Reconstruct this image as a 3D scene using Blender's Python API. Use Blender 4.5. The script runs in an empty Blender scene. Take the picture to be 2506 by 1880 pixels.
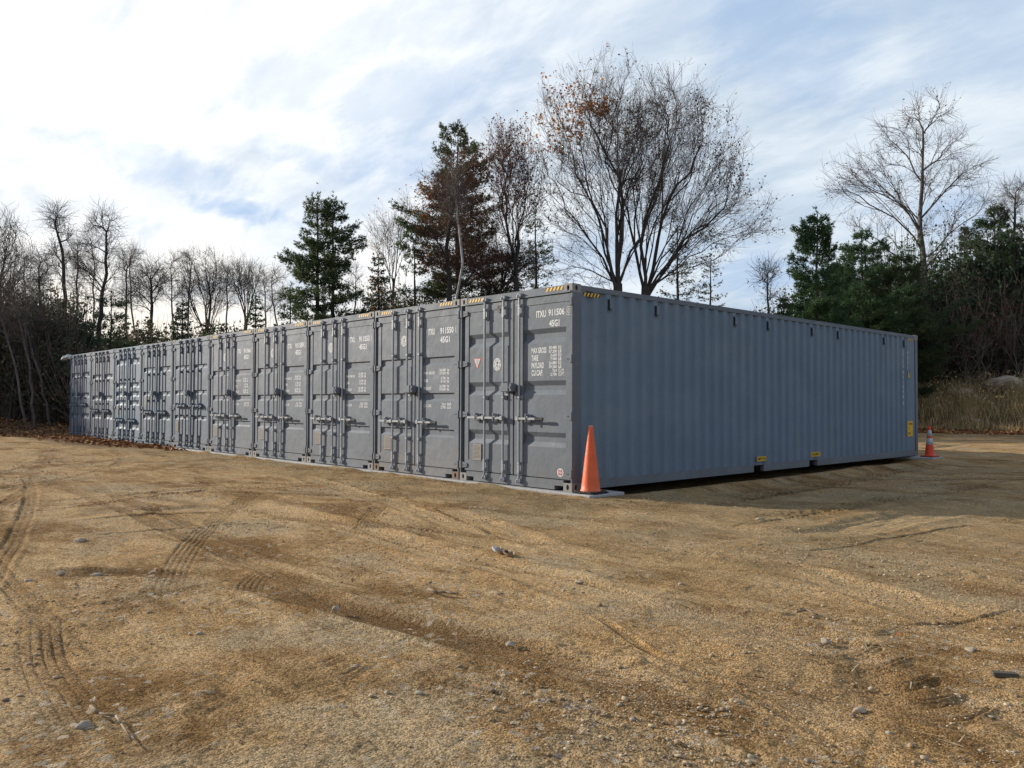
import bpy, math, random
import numpy as np
from mathutils import Matrix, Vector

sc = bpy.context.scene
COL = sc.collection
R = np.random.RandomState
rad = math.radians

# ------------------------------------------------------------------ camera
FPX, CX0, CY0 = 1984.14, 1253.0, 940.0
YAW, PITCH, ROLL = -0.8225247, 0.0236253, 0.0042448
CAM = np.array([7.64933, -8.23491, 1.22455])
FW = np.array([math.sin(YAW)*math.cos(PITCH), math.cos(YAW)*math.cos(PITCH), math.sin(PITCH)])
_r = np.cross(FW, [0, 0, 1]); _r /= np.linalg.norm(_r); _u = np.cross(_r, FW)
RT = _r*math.cos(ROLL) + _u*math.sin(ROLL)
UP = -_r*math.sin(ROLL) + _u*math.cos(ROLL)
cd = bpy.data.cameras.new("camera"); cam = bpy.data.objects.new("camera", cd); COL.objects.link(cam)
cd.sensor_width = 36; cd.lens = 36*FPX/2506; cd.clip_start = 0.05; cd.clip_end = 5000
M = Matrix.Identity(4)
for i in range(3):
    M[i][0] = RT[i]; M[i][1] = UP[i]; M[i][2] = -FW[i]; M[i][3] = CAM[i]
cam.matrix_world = M
sc.camera = cam

K = 2506/2211.0
def ray(u, v):                      # u, v in the survey's 2211-wide picture coordinates
    return FW + RT*(u*K-CX0)/FPX - UP*(v*K-CY0)/FPX
def at(u, v, depth):                # a surveyed point at a given distance in front of the camera
    return CAM + ray(u, v)*depth
def on_ground(u, v, z=-0.05):
    d = ray(u, v); return CAM + d*((z-CAM[2])/d[2])

# ------------------------------------------------------------------ light
SUN_AZ = math.atan2(-0.923, -0.385)          # compass-like angle from +Y towards +X
SUN_EL = rad(17.5)
sd = np.array([math.sin(SUN_AZ)*math.cos(SUN_EL), math.cos(SUN_AZ)*math.cos(SUN_EL), math.sin(SUN_EL)])
sl = bpy.data.lights.new("sun", 'SUN'); sl.energy = 4.6; sl.angle = rad(1.6); sl.color = (1.0, 0.92, 0.80)
so = bpy.data.objects.new("sun", sl); COL.objects.link(so)
so.rotation_euler = Vector((-sd[0], -sd[1], -sd[2])).to_track_quat('-Z', 'Y').to_euler()
so.location = (0, 0, 40)

W = bpy.data.worlds.new("World"); sc.world = W; W.use_nodes = True
def build_world():
    nt = W.node_tree; N = nt.nodes; L = nt.links; N.clear()
    out = N.new('ShaderNodeOutputWorld'); bg = N.new('ShaderNodeBackground'); bg.inputs['Strength'].default_value = 0.1
    sky = N.new('ShaderNodeTexSky'); sky.sky_type = 'NISHITA'; sky.sun_disc = False
    sky.sun_elevation = SUN_EL; sky.sun_rotation = SUN_AZ; sky.air_density = 1.0; sky.dust_density = 1.5
    tc = N.new('ShaderNodeTexCoord')
    def math_(op, a, b=None, c=None, clamp=False):
        m = N.new('ShaderNodeMath'); m.operation = op; m.use_clamp = clamp
        for i, x in enumerate((a, b, c)):
            if x is None: continue
            if isinstance(x, (int, float)): m.inputs[i].default_value = x
            else: L.new(x, m.inputs[i])
        return m.outputs[0]
    def vm(op, a, b=None):
        m = N.new('ShaderNodeVectorMath'); m.operation = op
        for i, x in enumerate((a, b)):
            if x is None: continue
            if isinstance(x, (tuple, list)): m.inputs[i].default_value = x
            else: L.new(x, m.inputs[i])
        return m
    def ramp(x, a, b):
        m = N.new('ShaderNodeMapRange'); m.interpolation_type = 'SMOOTHSTEP'
        L.new(x, m.inputs[0]); m.inputs[1].default_value = a; m.inputs[2].default_value = b
        return m.outputs[0]
    def mix(f, a, b):
        m = N.new('ShaderNodeMix'); m.data_type = 'RGBA'
        for s, x in ((m.inputs[0], f), (m.inputs[6], a), (m.inputs[7], b)):
            if isinstance(x, (int, float)): s.default_value = x
            elif isinstance(x, (tuple, list)): s.default_value = (*x, 1)
            else: L.new(x, s)
        return m.outputs[2]
    d = vm('NORMALIZE', tc.outputs['Generated']).outputs[0]
    sep = N.new('ShaderNodeSeparateXYZ'); L.new(d, sep.inputs[0])
    h = math_('ADD', math_('MAXIMUM', sep.outputs[2], 0.0), 0.22)
    cb = N.new('ShaderNodeCombineXYZ')
    L.new(math_('DIVIDE', sep.outputs[0], h), cb.inputs[0]); L.new(math_('DIVIDE', sep.outputs[1], h), cb.inputs[1])
    def noise(scale, detail, rough, dist, off):
        mp = N.new('ShaderNodeMapping'); mp.inputs['Location'].default_value = off
        mp.inputs['Rotation'].default_value = (0, 0, rad(32)); mp.inputs['Scale'].default_value = (1.0, 2.1, 1)
        L.new(cb.outputs[0], mp.inputs[0])
        n = N.new('ShaderNodeTexNoise'); n.inputs['Scale'].default_value = scale; n.inputs['Detail'].default_value = detail
        n.inputs['Roughness'].default_value = rough; n.inputs['Distortion'].default_value = dist
        L.new(mp.outputs[0], n.inputs['Vector']); return n.outputs['Fac']
    n1 = noise(1.3, 9, 0.58, 0.5, (3.1, 1.7, 0)); n2 = noise(4.2, 10, 0.62, 0.25, (9.0, 4.0, 0)); n3 = noise(0.8, 5, 0.5, 0.2, (1.0, 8.0, 0))
    # openings in the cloud where blue shows, as soft ellipses torn by noise
    holes = None
    sd_n = N.new('ShaderNodeTexNoise'); sd_n.inputs['Scale'].default_value = 7; sd_n.inputs['Detail'].default_value = 6
    L.new(d, sd_n.inputs['Vector'])
    for (u, v, ru, rv, tilt, amt) in HOLES:
        c = ray(u, v); c = c/np.linalg.norm(c)
        ax = RT*math.cos(tilt)+UP*math.sin(tilt); ay = UP*math.cos(tilt)-RT*math.sin(tilt)
        df = vm('SUBTRACT', d, tuple(c)).outputs[0]
        a = math_('DIVIDE', vm('DOT_PRODUCT', df, tuple(ax)).outputs['Value'], ru*K/FPX)
        b = math_('DIVIDE', vm('DOT_PRODUCT', df, tuple(ay)).outputs['Value'], rv*K/FPX)
        q = math_('ADD', math_('MULTIPLY', a, a), math_('MULTIPLY', b, b))
        q = math_('ADD', q, math_('MULTIPLY', math_('SUBTRACT', n2, 0.5), 3.4))
        q = math_('ADD', q, math_('MULTIPLY', math_('SUBTRACT', sd_n.outputs['Fac'], 0.5), 2.2))
        g = math_('MULTIPLY', math_('SUBTRACT', 1.0, ramp(q, -0.2, 1.5)), amt)
        holes = g if holes is None else math_('MAXIMUM', holes, g)
    # glow of thin cloud round the hidden sun
    sdot = vm('DOT_PRODUCT', d, tuple(GLOW)).outputs['Value']
    glow = ramp(sdot, 0.64, 1.0)
    thick = ramp(n1, 0.38, 0.60)
    fine = ramp(n2, 0.33, 0.68)
    shade = math_('ADD', math_('MULTIPLY', thick, 0.55), math_('MULTIPLY', fine, 0.45))
    cloud = mix(shade, CLOUD_LO, CLOUD_HI)
    cloud = mix(math_('MULTIPLY', glow, math_('ADD', math_('MULTIPLY', shade, 0.6), 0.40)), cloud, CLOUD_GLOW)
    low = ramp(sep.outputs[2], 0.20, 0.0)
    warm = math_('MULTIPLY', ramp(sdot, 0.72, 0.97), low)
    cloud = mix(math_('MULTIPLY', warm, 0.75), cloud, (10.5, 9.0, 6.6))
    base = sky.outputs[0]
    blue = mix(0.72, base, (4.5, 6.3, 9.2))
    cov = math_('SUBTRACT', 1.0, math_('MULTIPLY', ramp(n3, 0.52, 0.30), 0.35))
    cov = math_('SUBTRACT', cov, math_('MULTIPLY', holes, 0.85), None, True)
    fin = mix(cov, blue, cloud)
    # sky away from the cloud bank: invented clear blue, tuned to fill the shade
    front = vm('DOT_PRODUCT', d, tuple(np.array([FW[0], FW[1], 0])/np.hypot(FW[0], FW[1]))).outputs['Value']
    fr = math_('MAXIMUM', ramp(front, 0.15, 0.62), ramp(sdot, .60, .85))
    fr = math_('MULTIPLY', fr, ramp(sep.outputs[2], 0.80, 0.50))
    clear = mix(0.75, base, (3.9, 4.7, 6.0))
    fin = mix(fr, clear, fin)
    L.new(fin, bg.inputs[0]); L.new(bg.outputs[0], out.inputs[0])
HOLES = [(335, 350, 190, 44, -0.22, .5), (510, 457, 105, 30, -0.16, .85), (640, 330, 90, 34, -0.3, .5), (860, 330, 130, 62, 0.2, .55),
         (1720, 110, 190, 110, -0.6, .6), (1000, 60, 240, 60, .1, .35), (2150, 60, 150, 120, 0, .4), (1650, 590, 110, 60, 0, .75), (2060, 470, 60, 40, 0, .5), (560, 640, 200, 36, 0, .45), (1300, 560, 260, 50, 0, .3), (600, 190, 200, 55, .35, .40), (950, 190, 220, 80, .3, .45), (760, 90, 160, 50, .3, .3)]
GLOW = np.array(ray(-250, 380)); GLOW /= np.linalg.norm(GLOW)
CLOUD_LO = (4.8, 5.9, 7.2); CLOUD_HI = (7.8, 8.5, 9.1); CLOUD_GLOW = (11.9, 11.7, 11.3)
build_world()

sc.view_settings.view_transform = 'Standard'; sc.view_settings.look = 'None'
sc.view_settings.exposure = 0.12; sc.view_settings.gamma = 1.0
sc.render.engine = 'CYCLES'
sc.cycles.max_bounces = 5; sc.cycles.diffuse_bounces = 3; sc.cycles.glossy_bounces = 2; sc.cycles.transparent_max_bounces = 4

# ------------------------------------------------------------------ helpers
def tag(o, label=None, cat=None, group=None, kind=None):
    if label: o["label"] = label
    if cat: o["category"] = cat
    if group: o["group"] = group
    if kind: o["kind"] = kind
    return o
def empty(name, loc=(0, 0, 0), rz=0):
    o = bpy.data.objects.new(name, None); COL.objects.link(o); o.location = loc; o.rotation_euler = (0, 0, rz)
    o.empty_display_size = 0.3
    return o
def link_mesh(name, me, mat, parent=None, smooth=False):
    if mat: me.materials.append(mat)
    if smooth: me.polygons.foreach_set('use_smooth', [True]*len(me.polygons))
    o = bpy.data.objects.new(name, me); COL.objects.link(o)
    if parent: o.parent = parent
    return o
def bulk(name, V, F, mat, parent=None, smooth=False):
    """V (n,3) array, F (m,k) array of k-gons"""
    V = np.asarray(V, np.float32); F = np.asarray(F, np.int32); k = F.shape[1]
    me = bpy.data.meshes.new(name)
    me.vertices.add(len(V)); me.vertices.foreach_set('co', V.ravel())
    me.loops.add(F.size); me.loops.foreach_set('vertex_index', F.ravel())
    me.polygons.add(len(F)); me.polygons.foreach_set('loop_start', np.arange(0, F.size, k, dtype=np.int32))
    if smooth: me.polygons.foreach_set('use_smooth', np.ones(len(F), bool))
    me.update(calc_edges=True)
    if mat: me.materials.append(mat)
    o = bpy.data.objects.new(name, me); COL.objects.link(o)
    if parent: o.parent = parent
    return o
class MB:
    def __init__(s): s.v = []; s.f = []
    def add(s, V, F):
        b = len(s.v); s.v += [tuple(map(float, p)) for p in V]; s.f += [tuple(b+i for i in q) for q in F]; return s
    def box(s, x0, x1, y0, y1, z0, z1, c=0.0):
        if c <= 0:
            V = [(x0,y0,z0),(x1,y0,z0),(x1,y1,z0),(x0,y1,z0),(x0,y0,z1),(x1,y0,z1),(x1,y1,z1),(x0,y1,z1)]
            return s.add(V, [(0,3,2,1),(4,5,6,7),(0,1,5,4),(1,2,6,5),(2,3,7,6),(3,0,4,7)])
        V = []; 
        for (x, sx) in ((x0, 1), (x1, -1)):
            for (y, sy) in ((y0, 1), (y1, -1)):
                for (z, sz) in ((z0, 1), (z1, -1)):
                    V += [(x, y+sy*c, z+sz*c), (x+sx*c, y, z+sz*c), (x+sx*c, y+sy*c, z)]
        def i(a, b, d, k): return (a*4+b*2+d)*3+k
        F = [(i(0,0,0,0),i(0,0,1,0),i(0,1,1,0),i(0,1,0,0)), (i(1,0,0,0),i(1,1,0,0),i(1,1,1,0),i(1,0,1,0)),
             (i(0,0,0,1),i(1,0,0,1),i(1,0,1,1),i(0,0,1,1)), (i(0,1,0,1),i(0,1,1,1),i(1,1,1,1),i(1,1,0,1)),
             (i(0,0,0,2),i(0,1,0,2),i(1,1,0,2),i(1,0,0,2)), (i(0,0,1,2),i(1,0,1,2),i(1,1,1,2),i(0,1,1,2))]
        for a in (0, 1):
            for b in (0, 1):
                F.append((i(a,b,0,0),i(a,b,1,0),i(a,b,1,1),i(a,b,0,1)))
                F.append((i(a,0,b,0),i(a,1,b,0),i(a,1,b,2),i(a,0,b,2)))
                F.append((i(0,a,b,1),i(1,a,b,1),i(1,a,b,2),i(0,a,b,2)))
                for d in (0, 1): F.append((i(a,b,d,0), i(a,b,d,1), i(a,b,d,2)))
        return s.add(V, F)
    def cyl(s, p0, p1, r0, r1=None, n=10, cap=True):
        r1 = r0 if r1 is None else r1
        p0 = np.array(p0, float); p1 = np.array(p1, float); d = p1-p0; d /= np.linalg.norm(d)
        a = np.cross(d, [0, 0, 1] if abs(d[2]) < .9 else [1, 0, 0]); a /= np.linalg.norm(a); b = np.cross(d, a)
        V = []
        for p, r in ((p0, r0), (p1, r1)):
            for k in range(n):
                t = 2*math.pi*k/n; V.append(p+r*(a*math.cos(t)+b*math.sin(t)))
        F = [(k, (k+1) % n, n+(k+1) % n, n+k) for k in range(n)]
        if cap: F += [tuple(range(n))[::-1], tuple(range(n, 2*n))]
        return s.add(V, F)
    def tube(s, pts, radii, n=8):
        for i in range(len(pts)-1): s.cyl(pts[i], pts[i+1], radii[i], radii[i+1], n)
        return s
    def lathe(s, prof, n=32, c=(0, 0)):
        V = []; F = []
        for (r, z) in prof:
            for k in range(n):
                t = 2*math.pi*k/n; V.append((c[0]+r*math.cos(t), c[1]+r*math.sin(t), z))
        for j in range(len(prof)-1):
            for k in range(n): F.append((j*n+k, j*n+(k+1) % n, (j+1)*n+(k+1) % n, (j+1)*n+k))
        return s.add(V, F)
    def quad(s, a, b, c, d): return s.add([a, b, c, d], [(0, 1, 2, 3)])
    def build(s, name, mat, parent=None, smooth=False):
        me = bpy.data.meshes.new(name); me.from_pydata(s.v, [], s.f); me.update()
        o = link_mesh(name, me, mat, parent, smooth)
        return o

def text_into(mb, s, w, h, P, ax, ay, bold=0.0, spacing=1.0):
    """text s, fitted to width w (m) and cap height h, lower left at P, along axes ax, ay"""
    cu = bpy.data.curves.new("t", 'FONT'); cu.body = s; cu.size = 1.0; cu.offset = bold; cu.resolution_u = 2
    cu.space_character = spacing
    ob = bpy.data.objects.new("t", cu); COL.objects.link(ob)
    dg = bpy.context.evaluated_depsgraph_get()
    me = bpy.data.meshes.new_from_object(ob.evaluated_get(dg))
    V = np.array([v.co[:] for v in me.vertices]); F = [tuple(p.vertices) for p in me.polygons]
    bpy.data.objects.remove(ob); bpy.data.curves.remove(cu); bpy.data.meshes.remove(me)
    if not len(V): return
    x0, x1 = V[:, 0].min(), V[:, 0].max(); y0, y1 = V[:, 1].min(), V[:, 1].max()
    ax = np.array(ax, float); ay = np.array(ay, float); P = np.array(P, float)
    Q = P + np.outer((V[:, 0]-x0)/(x1-x0)*w, ax) + np.outer((V[:, 1]-y0)/(y1-y0)*h, ay)
    mb.add(Q, F)

# ------------------------------------------------------------------ materials
def mat(name, color, rough=0.6, metal=0.0, var=0.0, vscale=4.0, var_col=None, bump=0.0, bscale=40, spec=0.5, bdist=0.01, extra=None, trans=0.0):
    m = bpy.data.materials.new(name); m.use_nodes = True; nt = m.node_tree; N = nt.nodes; L = nt.links
    b = N['Principled BSDF']; b.inputs['Roughness'].default_value = rough; b.inputs['Metallic'].default_value = metal
    b.inputs['Specular IOR Level'].default_value = spec
    b.inputs['Base Color'].default_value = (*color, 1)
    tc = N.new('ShaderNodeTexCoord')
    if var > 0:
        n = N.new('ShaderNodeTexNoise'); n.inputs['Scale'].default_value = vscale; n.inputs['Detail'].default_value = 8
        n.inputs['Roughness'].default_value = .6; L.new(tc.outputs['Object'], n.inputs['Vector'])
        mr = N.new('ShaderNodeMapRange'); mr.inputs[1].default_value = .3; mr.inputs[2].default_value = .7; L.new(n.outputs['Fac'], mr.inputs[0])
        mx = N.new('ShaderNodeMix'); mx.data_type = 'RGBA'; L.new(mr.outputs[0], mx.inputs[0])
        c2 = var_col if var_col else tuple(c*(1-var) for c in color)
        mx.inputs[6].default_value = (*c2, 1); mx.inputs[7].default_value = (*color, 1)
        L.new(mx.outputs[2], b.inputs['Base Color'])
        rr = N.new('ShaderNodeMapRange'); L.new(n.outputs['Fac'], rr.inputs[0]); rr.inputs[1].default_value = .3; rr.inputs[2].default_value = .7
        rr.inputs[3].default_value = min(1, rough+.08); rr.inputs[4].default_value = max(.05, rough-.08); L.new(rr.outputs[0], b.inputs['Roughness'])
    if bump > 0:
        n = N.new('ShaderNodeTexNoise'); n.inputs['Scale'].default_value = bscale; n.inputs['Detail'].default_value = 5
        L.new(tc.outputs['Object'], n.inputs['Vector'])
        bp = N.new('ShaderNodeBump'); bp.inputs['Strength'].default_value = bump; bp.inputs['Distance'].default_value = bdist
        L.new(n.outputs['Fac'], bp.inputs['Height']); L.new(bp.outputs[0], b.inputs['Normal'])
    if trans > 0:
        b.inputs['Transmission Weight'].default_value = 0
        tr = N.new('ShaderNodeBsdfTranslucent'); ms = N.new('ShaderNodeMixShader'); ms.inputs[0].default_value = trans
        src = b.inputs['Base Color']
        if src.is_linked: L.new(src.links[0].from_socket, tr.inputs[0])
        else: tr.inputs[0].default_value = (*color, 1)
        L.new(b.outputs[0], ms.inputs[1]); L.new(tr.outputs[0], ms.inputs[2]); L.new(ms.outputs[0], N['Material Output'].inputs[0])
    return m

def paint(name, color, dust=0.35, seed=0.0):
    """container paint: slight waviness, faint vertical run marks, dust splashed up from the yard, small chips"""
    m = bpy.data.materials.new(name); m.use_nodes = True; nt = m.node_tree; N = nt.nodes; L = nt.links
    b = N['Principled BSDF']; b.inputs['Specular IOR Level'].default_value = .3
    tc = N.new('ShaderNodeTexCoord')
    mp = N.new('ShaderNodeMapping'); mp.inputs['Location'].default_value = (seed, seed*1.7, 0); L.new(tc.outputs['Object'], mp.inputs[0])
    def noise(sc_, det, vec=(1, 1, 1), ro=.6):
        q = N.new('ShaderNodeMapping'); q.inputs['Scale'].default_value = vec; L.new(mp.outputs[0], q.inputs[0])
        n = N.new('ShaderNodeTexNoise'); n.inputs['Scale'].default_value = sc_; n.inputs['Detail'].default_value = det; n.inputs['Roughness'].default_value = ro
        L.new(q.outputs[0], n.inputs['Vector']); return n.outputs['Fac']
    def rng(x, a, b_, c=0, d=1):
        r = N.new('ShaderNodeMapRange'); L.new(x, r.inputs[0])
        for i, w in enumerate((a, b_, c, d)): r.inputs[i+1].default_value = w
        return r.outputs[0]
    def mx(f, a, b_):
        k = N.new('ShaderNodeMix'); k.data_type = 'RGBA'
        for s_, x in ((k.inputs[0], f), (k.inputs[6], a), (k.inputs[7], b_)):
            if isinstance(x, (int, float)): s_.default_value = x
            elif isinstance(x, tuple): s_.default_value = (*x, 1)
            else: L.new(x, s_)
        return k.outputs[2]
    def mul(a, b_):
        k = N.new('ShaderNodeMath'); k.operation = 'MULTIPLY'; k.use_clamp = True
        for i, x in enumerate((a, b_)):
            if isinstance(x, (int, float)): k.inputs[i].default_value = x
            else: L.new(x, k.inputs[i])
        return k.outputs[0]
    big = rng(noise(1.1, 5), .35, .65); runs = rng(noise(3.0, 6, (6, 6, .35)), .42, .72)
    c = mx(big, tuple(x*.90 for x in color), color)
    c = mx(mul(runs, .16), c, tuple(x*1.28 for x in color))
    sp = N.new('ShaderNodeSeparateXYZ'); L.new(tc.outputs['Object'], sp.inputs[0])
    low = mul(rng(sp.outputs[2], .75, .0), rng(noise(9, 7), .30, .75))
    c = mx(mul(low, dust), c, (.30, .235, .16))
    chips = rng(noise(26, 3, (1, 1, 1), .5), .735, .76)
    c = mx(mul(chips, .55), c, (.07, .045, .035))
    rr_ = mul(rng(noise(2.2, 7, (7, 7, .22), .7), .66, .78), rng(noise(.7, 2), .45, .6))
    c = mx(mul(rr_, .5), c, (.17, .10, .06))
    fade = rng(noise(.6, 8, (1, 1, 2), .7), .50, .60)
    c = mx(mul(fade, .14), c, (.33, .35, .38))
    L.new(c, b.inputs['Base Color'])
    L.new(rng(noise(5, 6), .3, .7, .55, .70), b.inputs['Roughness'])
    bp = N.new('ShaderNodeBump'); bp.inputs['Strength'].default_value = .6; bp.inputs['Distance'].default_value = .02
    L.new(noise(2.6, 3), bp.inputs['Height']); L.new(bp.outputs[0], b.inputs['Normal'])
    return m

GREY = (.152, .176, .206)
M_paint = [paint('container_paint_grey', GREY, .35, 0.), paint('container_paint_muddy', (0.157, 0.180, 0.213), .75, 3.),
           paint('container_paint_slate', (0.151, 0.174, 0.208), .3, 6.), paint('container_paint_ash', (0.154, 0.178, 0.211), .3, 9.),
           paint('container_paint_smoke', (0.148, 0.172, 0.208), .3, 12.), paint('container_paint_steel', (0.128, 0.164, 0.210), .3, 15.),
           paint('container_paint_mist', (0.124, 0.167, 0.213), .3, 18.), paint('container_paint_pale', (0.132, 0.188, 0.246), .3, 21.),
           paint('container_paint_dusk', (0.142, 0.169, 0.213), .3, 24.), paint('container_paint_haze', (0.128, 0.164, 0.216), .3, 27.)]
M_side_skylit = paint('container_grey_skylit', (.172, .235, .305), .25, 31.)  # container grey with the bluish skylight mixed into the colour
M_galv = mat('galvanised_steel', (.37, .40, .435), .5, .2, .2, 14)
M_galv2 = mat('zinc_bright', (.42, .44, .46), .38, .6, .25, 20)
M_rubber = mat('rubber_black', (.018, .018, .02), .7, 0, .3, 20)
M_dark = mat('dark_grey_steel', (.06, .063, .068), .6, 0, .3, 8)  # one dark grey for underframe, plate lines and small print
M_white = mat('stencil_white', (.74, .75, .75), .6, 0, .12, 60)
M_black = mat('stencil_and_shade_black', (.015, .015, .016), .6)  # print black, also used as shade inside the casting hollows
M_yellow = mat('decal_yellow', (.85, .50, .015), .45, 0, .12, 25)
M_red = mat('decal_red', (.52, .03, .04), .5)
M_plate = mat('data_plate_metal', (.33, .29, .26), .5, .3, .45, 70)
M_cast = paint('casting_steel', (.30, .295, .28), .5, 40.)
M_rust = mat('rusty_mud', (.30, .17, .085), .85, 0, .6, 14, (.16, .15, .15))
M_conc = mat('concrete', (.47, .46, .44), .85, 0, .3, 9, None, .4, 60)
M_cone = mat('cone_orange_faded', (.90, .16, .045), .5, 0, .14, 9, (.72, .125, .04), bump=.3, bscale=30)
M_cone2 = mat('cone_orange_bright', (.88, .085, .022), .45, 0, .1, 9)
M_refl = mat('reflective_collar', (.55, .58, .62), .35, .1, .1, 30)
M_conetip = mat('cone_worn_rim', (.75, .42, .34), .6)

# ------------------------------------------------------------------ noise for terrain
def _hash(ix, iy, s):
    h = (ix.astype(np.int64)*374761393 + iy.astype(np.int64)*668265263 + s*144665) & 0xffffffff
    h = ((h ^ (h >> 13))*1274126177) & 0xffffffff
    return ((h ^ (h >> 16)) & 0xffffff)/float(0xffffff)
def vnoise(x, y, s=0):
    ix = np.floor(x); iy = np.floor(y); fx = x-ix; fy = y-iy
    fx = fx*fx*(3-2*fx); fy = fy*fy*(3-2*fy)
    a = _hash(ix, iy, s); b = _hash(ix+1, iy, s); c = _hash(ix, iy+1, s); d = _hash(ix+1, iy+1, s)
    return (a+(b-a)*fx)*(1-fy)+(c+(d-c)*fx)*fy - .5
def fbm(x, y, o=4, s=0):
    r = 0; a = 1
    for k in range(o):
        r = r + a*vnoise(x, y, s+k*17); x = x*2.03+5.1; y = y*2.03+1.3; a *= .5
    return r
def sstep(x, a, b):
    t = np.clip((x-a)/(b-a), 0, 1); return t*t*(3-2*t)

# tracks: (kind, half width m, depth m, survey points)
TRACKS = [
 ('furrow', .17, .032, [(480,1252),(590,1275),(700,1302),(850,1338),(960,1366),(1100,1400),(1250,1440),(1400,1486),(1520,1530),(1640,1572)]),
 ('line', .035, .012, [(-20,1122),(250,1086),(500,1062),(760,1050)]), ('line', .04, .012, [(-20,1152),(300,1120),(560,1112),(760,1142),(1000,1202),(1250,1252),(1500,1330)]),
 ('line', .03, .010, [(-20,1178),(300,1150),(560,1132),(700,1160)]), ('line', .035, .012, [(880,1080),(1100,1158),(1350,1226),(1500,1250)]), ('line', .03, .010, [(620,1010),(860,1082),(1060,1140),(1300,1180)]),
 ('line', .03, .010, [(900,1470),(1100,1512),(1300,1566),(1560,1620),(1700,1680)]), ('line', .03, .010, [(860,1450),(1080,1492),(1300,1540),(1500,1600)]), ('line', .035, .012, [(1250,1300),(1400,1400),(1560,1470),(1750,1560),(1850,1659)]),
 ('line', .03, .008, [(1500,1180),(1750,1190),(2000,1150),(2240,1120)]), ('line', .03, .009, [(1450,1150),(1700,1120),(2000,1070),(2240,1030)]), ('line', .03, .01, [(-20,1060),(200,1030),(400,1010)]),
 ('line', .03, .010, [(1700,1300),(1900,1340),(2100,1330),(2240,1300)]),
 ('soft', .22, .022, [(1380,1175),(1600,1208),(1760,1240),(1960,1300),(2211,1390)]),
 ('furrow', .14, .022, [(0,1240),(150,1236),(300,1240),(480,1252)]),
 ('ribs', .115, .0078, [(372,1335),(366,1285),(375,1245),(402,1195),(455,1135),(520,1090),(600,1045)]),
 ('ribs', .10, .0078, [(540,1290),(545,1262),(570,1240),(612,1222)]),
 ('ribs', .055, .0078, [(-20,1343),(130,1318),(320,1290),(430,1270),(560,1235)]),
 ('ribs', .10, .0078, [(770,1170),(780,1140),(810,1110),(840,1085)]),
 ('ribs', .12, .0078, [(105,1275),(92,1330),(92,1400),(120,1470),(180,1560),(260,1659)]),
 ('ribs', .11, .0078, [(900,1500),(1050,1520),(1250,1570),(1500,1625),(1750,1700)]),
 ('soft', .25, .030, [(300,1075),(420,1090),(560,1100),(720,1130),(900,1178),(1100,1225),(1300,1290),(1500,1350)]),
 ('soft', .22, .025, [(0,1100),(200,1082),(420,1062),(620,1060)]),
 ('soft', .22, .022, [(0,1145),(200,1120),(420,1105),(600,1112),(800,1140)]),
 ('soft', .2, .020, [(900,1090),(1050,1130),(1200,1185),(1350,1222),(1500,1240)]),
 ('soft', .2, .020, [(620,1020),(800,1075),(980,1130),(1150,1160),(1350,1180)]),
 ('lugs', .25, .024, [(1700,1345),(1790,1385),(1864,1420),(1985,1498),(2112,1560),(2290,1640)]),
 ('lugs', .24, .042, [(1440,1085),(1530,1078),(1650,1062),(1780,1042),(1900,1018),(2050,995)]),
 ('lugs', .24, .028, [(1560,1122),(1750,1108),(1950,1075),(2211,1040)]),
 ('soft', .3, .03, [(1400,1110),(1560,1140),(1760,1150),(1960,1120),(2211,1080)]),
 ('lugs', .24, .006, [(880,1440),(1000,1475),(1120,1500),(1300,1530),(1480,1600)]),
 ('lugs', .2, .006, [(560,1370),(700,1440),(860,1500)]),
 ('soft', .35, .03, [(1380,1350),(1520,1345),(1680,1370),(1770,1420),(1760,1480),(1640,1510),(1480,1510)]),
 ('soft', .3, .03, [(1985,975),(2100,960),(2240,968)]), ('soft', .3, .03, [(1985,955),(2100,948),(2240,945)]), ('soft', .25, .03, [(2000,985),(2240,985)]),
]
def track_pts(T):
    P = np.array([on_ground(u, v)[:2] for u, v in T]); out = []
    for i in range(len(P)-1):
        p0 = P[max(i-1, 0)]; p1 = P[i]; p2 = P[i+1]; p3 = P[min(i+2, len(P)-1)]
        for t in np.linspace(0, 1, 8, endpoint=False):
            out.append(.5*((2*p1)+(-p0+p2)*t+(2*p0-5*p1+4*p2-p3)*t*t+(-p0+3*p1-3*p2+p3)*t**3))
    out.append(P[-1]); return np.array(out)
TR = [(k, w, d, track_pts(T)) for k, w, d, T in TRACKS]
def vehicle_arcs():
    # vehicles swing in from the left and turn along the row: shallow paired wheel marks
    rng = R(77); out = []
    for i in range(9):
        x0 = rng.uniform(-18, -6); y0 = rng.uniform(-7, -1.6); hd = rng.normal()*.16-.05; cv = rng.normal()*.035; L = rng.uniform(9, 20); n = 16
        P = [np.array([x0, y0])]
        for k in range(n):
            P.append(P[-1]+np.array([math.cos(hd), math.sin(hd)])*L/n); hd += cv*L/n
        P = np.array(P); t = np.gradient(P, axis=0); t /= np.linalg.norm(t, axis=1, keepdims=True); nr = np.stack([-t[:, 1], t[:, 0]], 1)
        for o in (-.78, .78):
            Q = P+nr*o; Q = Q[Q[:, 1] < -.6]
            if len(Q) > 5: out.append(('wheel', rng.uniform(.08, .12), rng.uniform(.006, .011), Q))
    return out
TR += vehicle_arcs()

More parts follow.
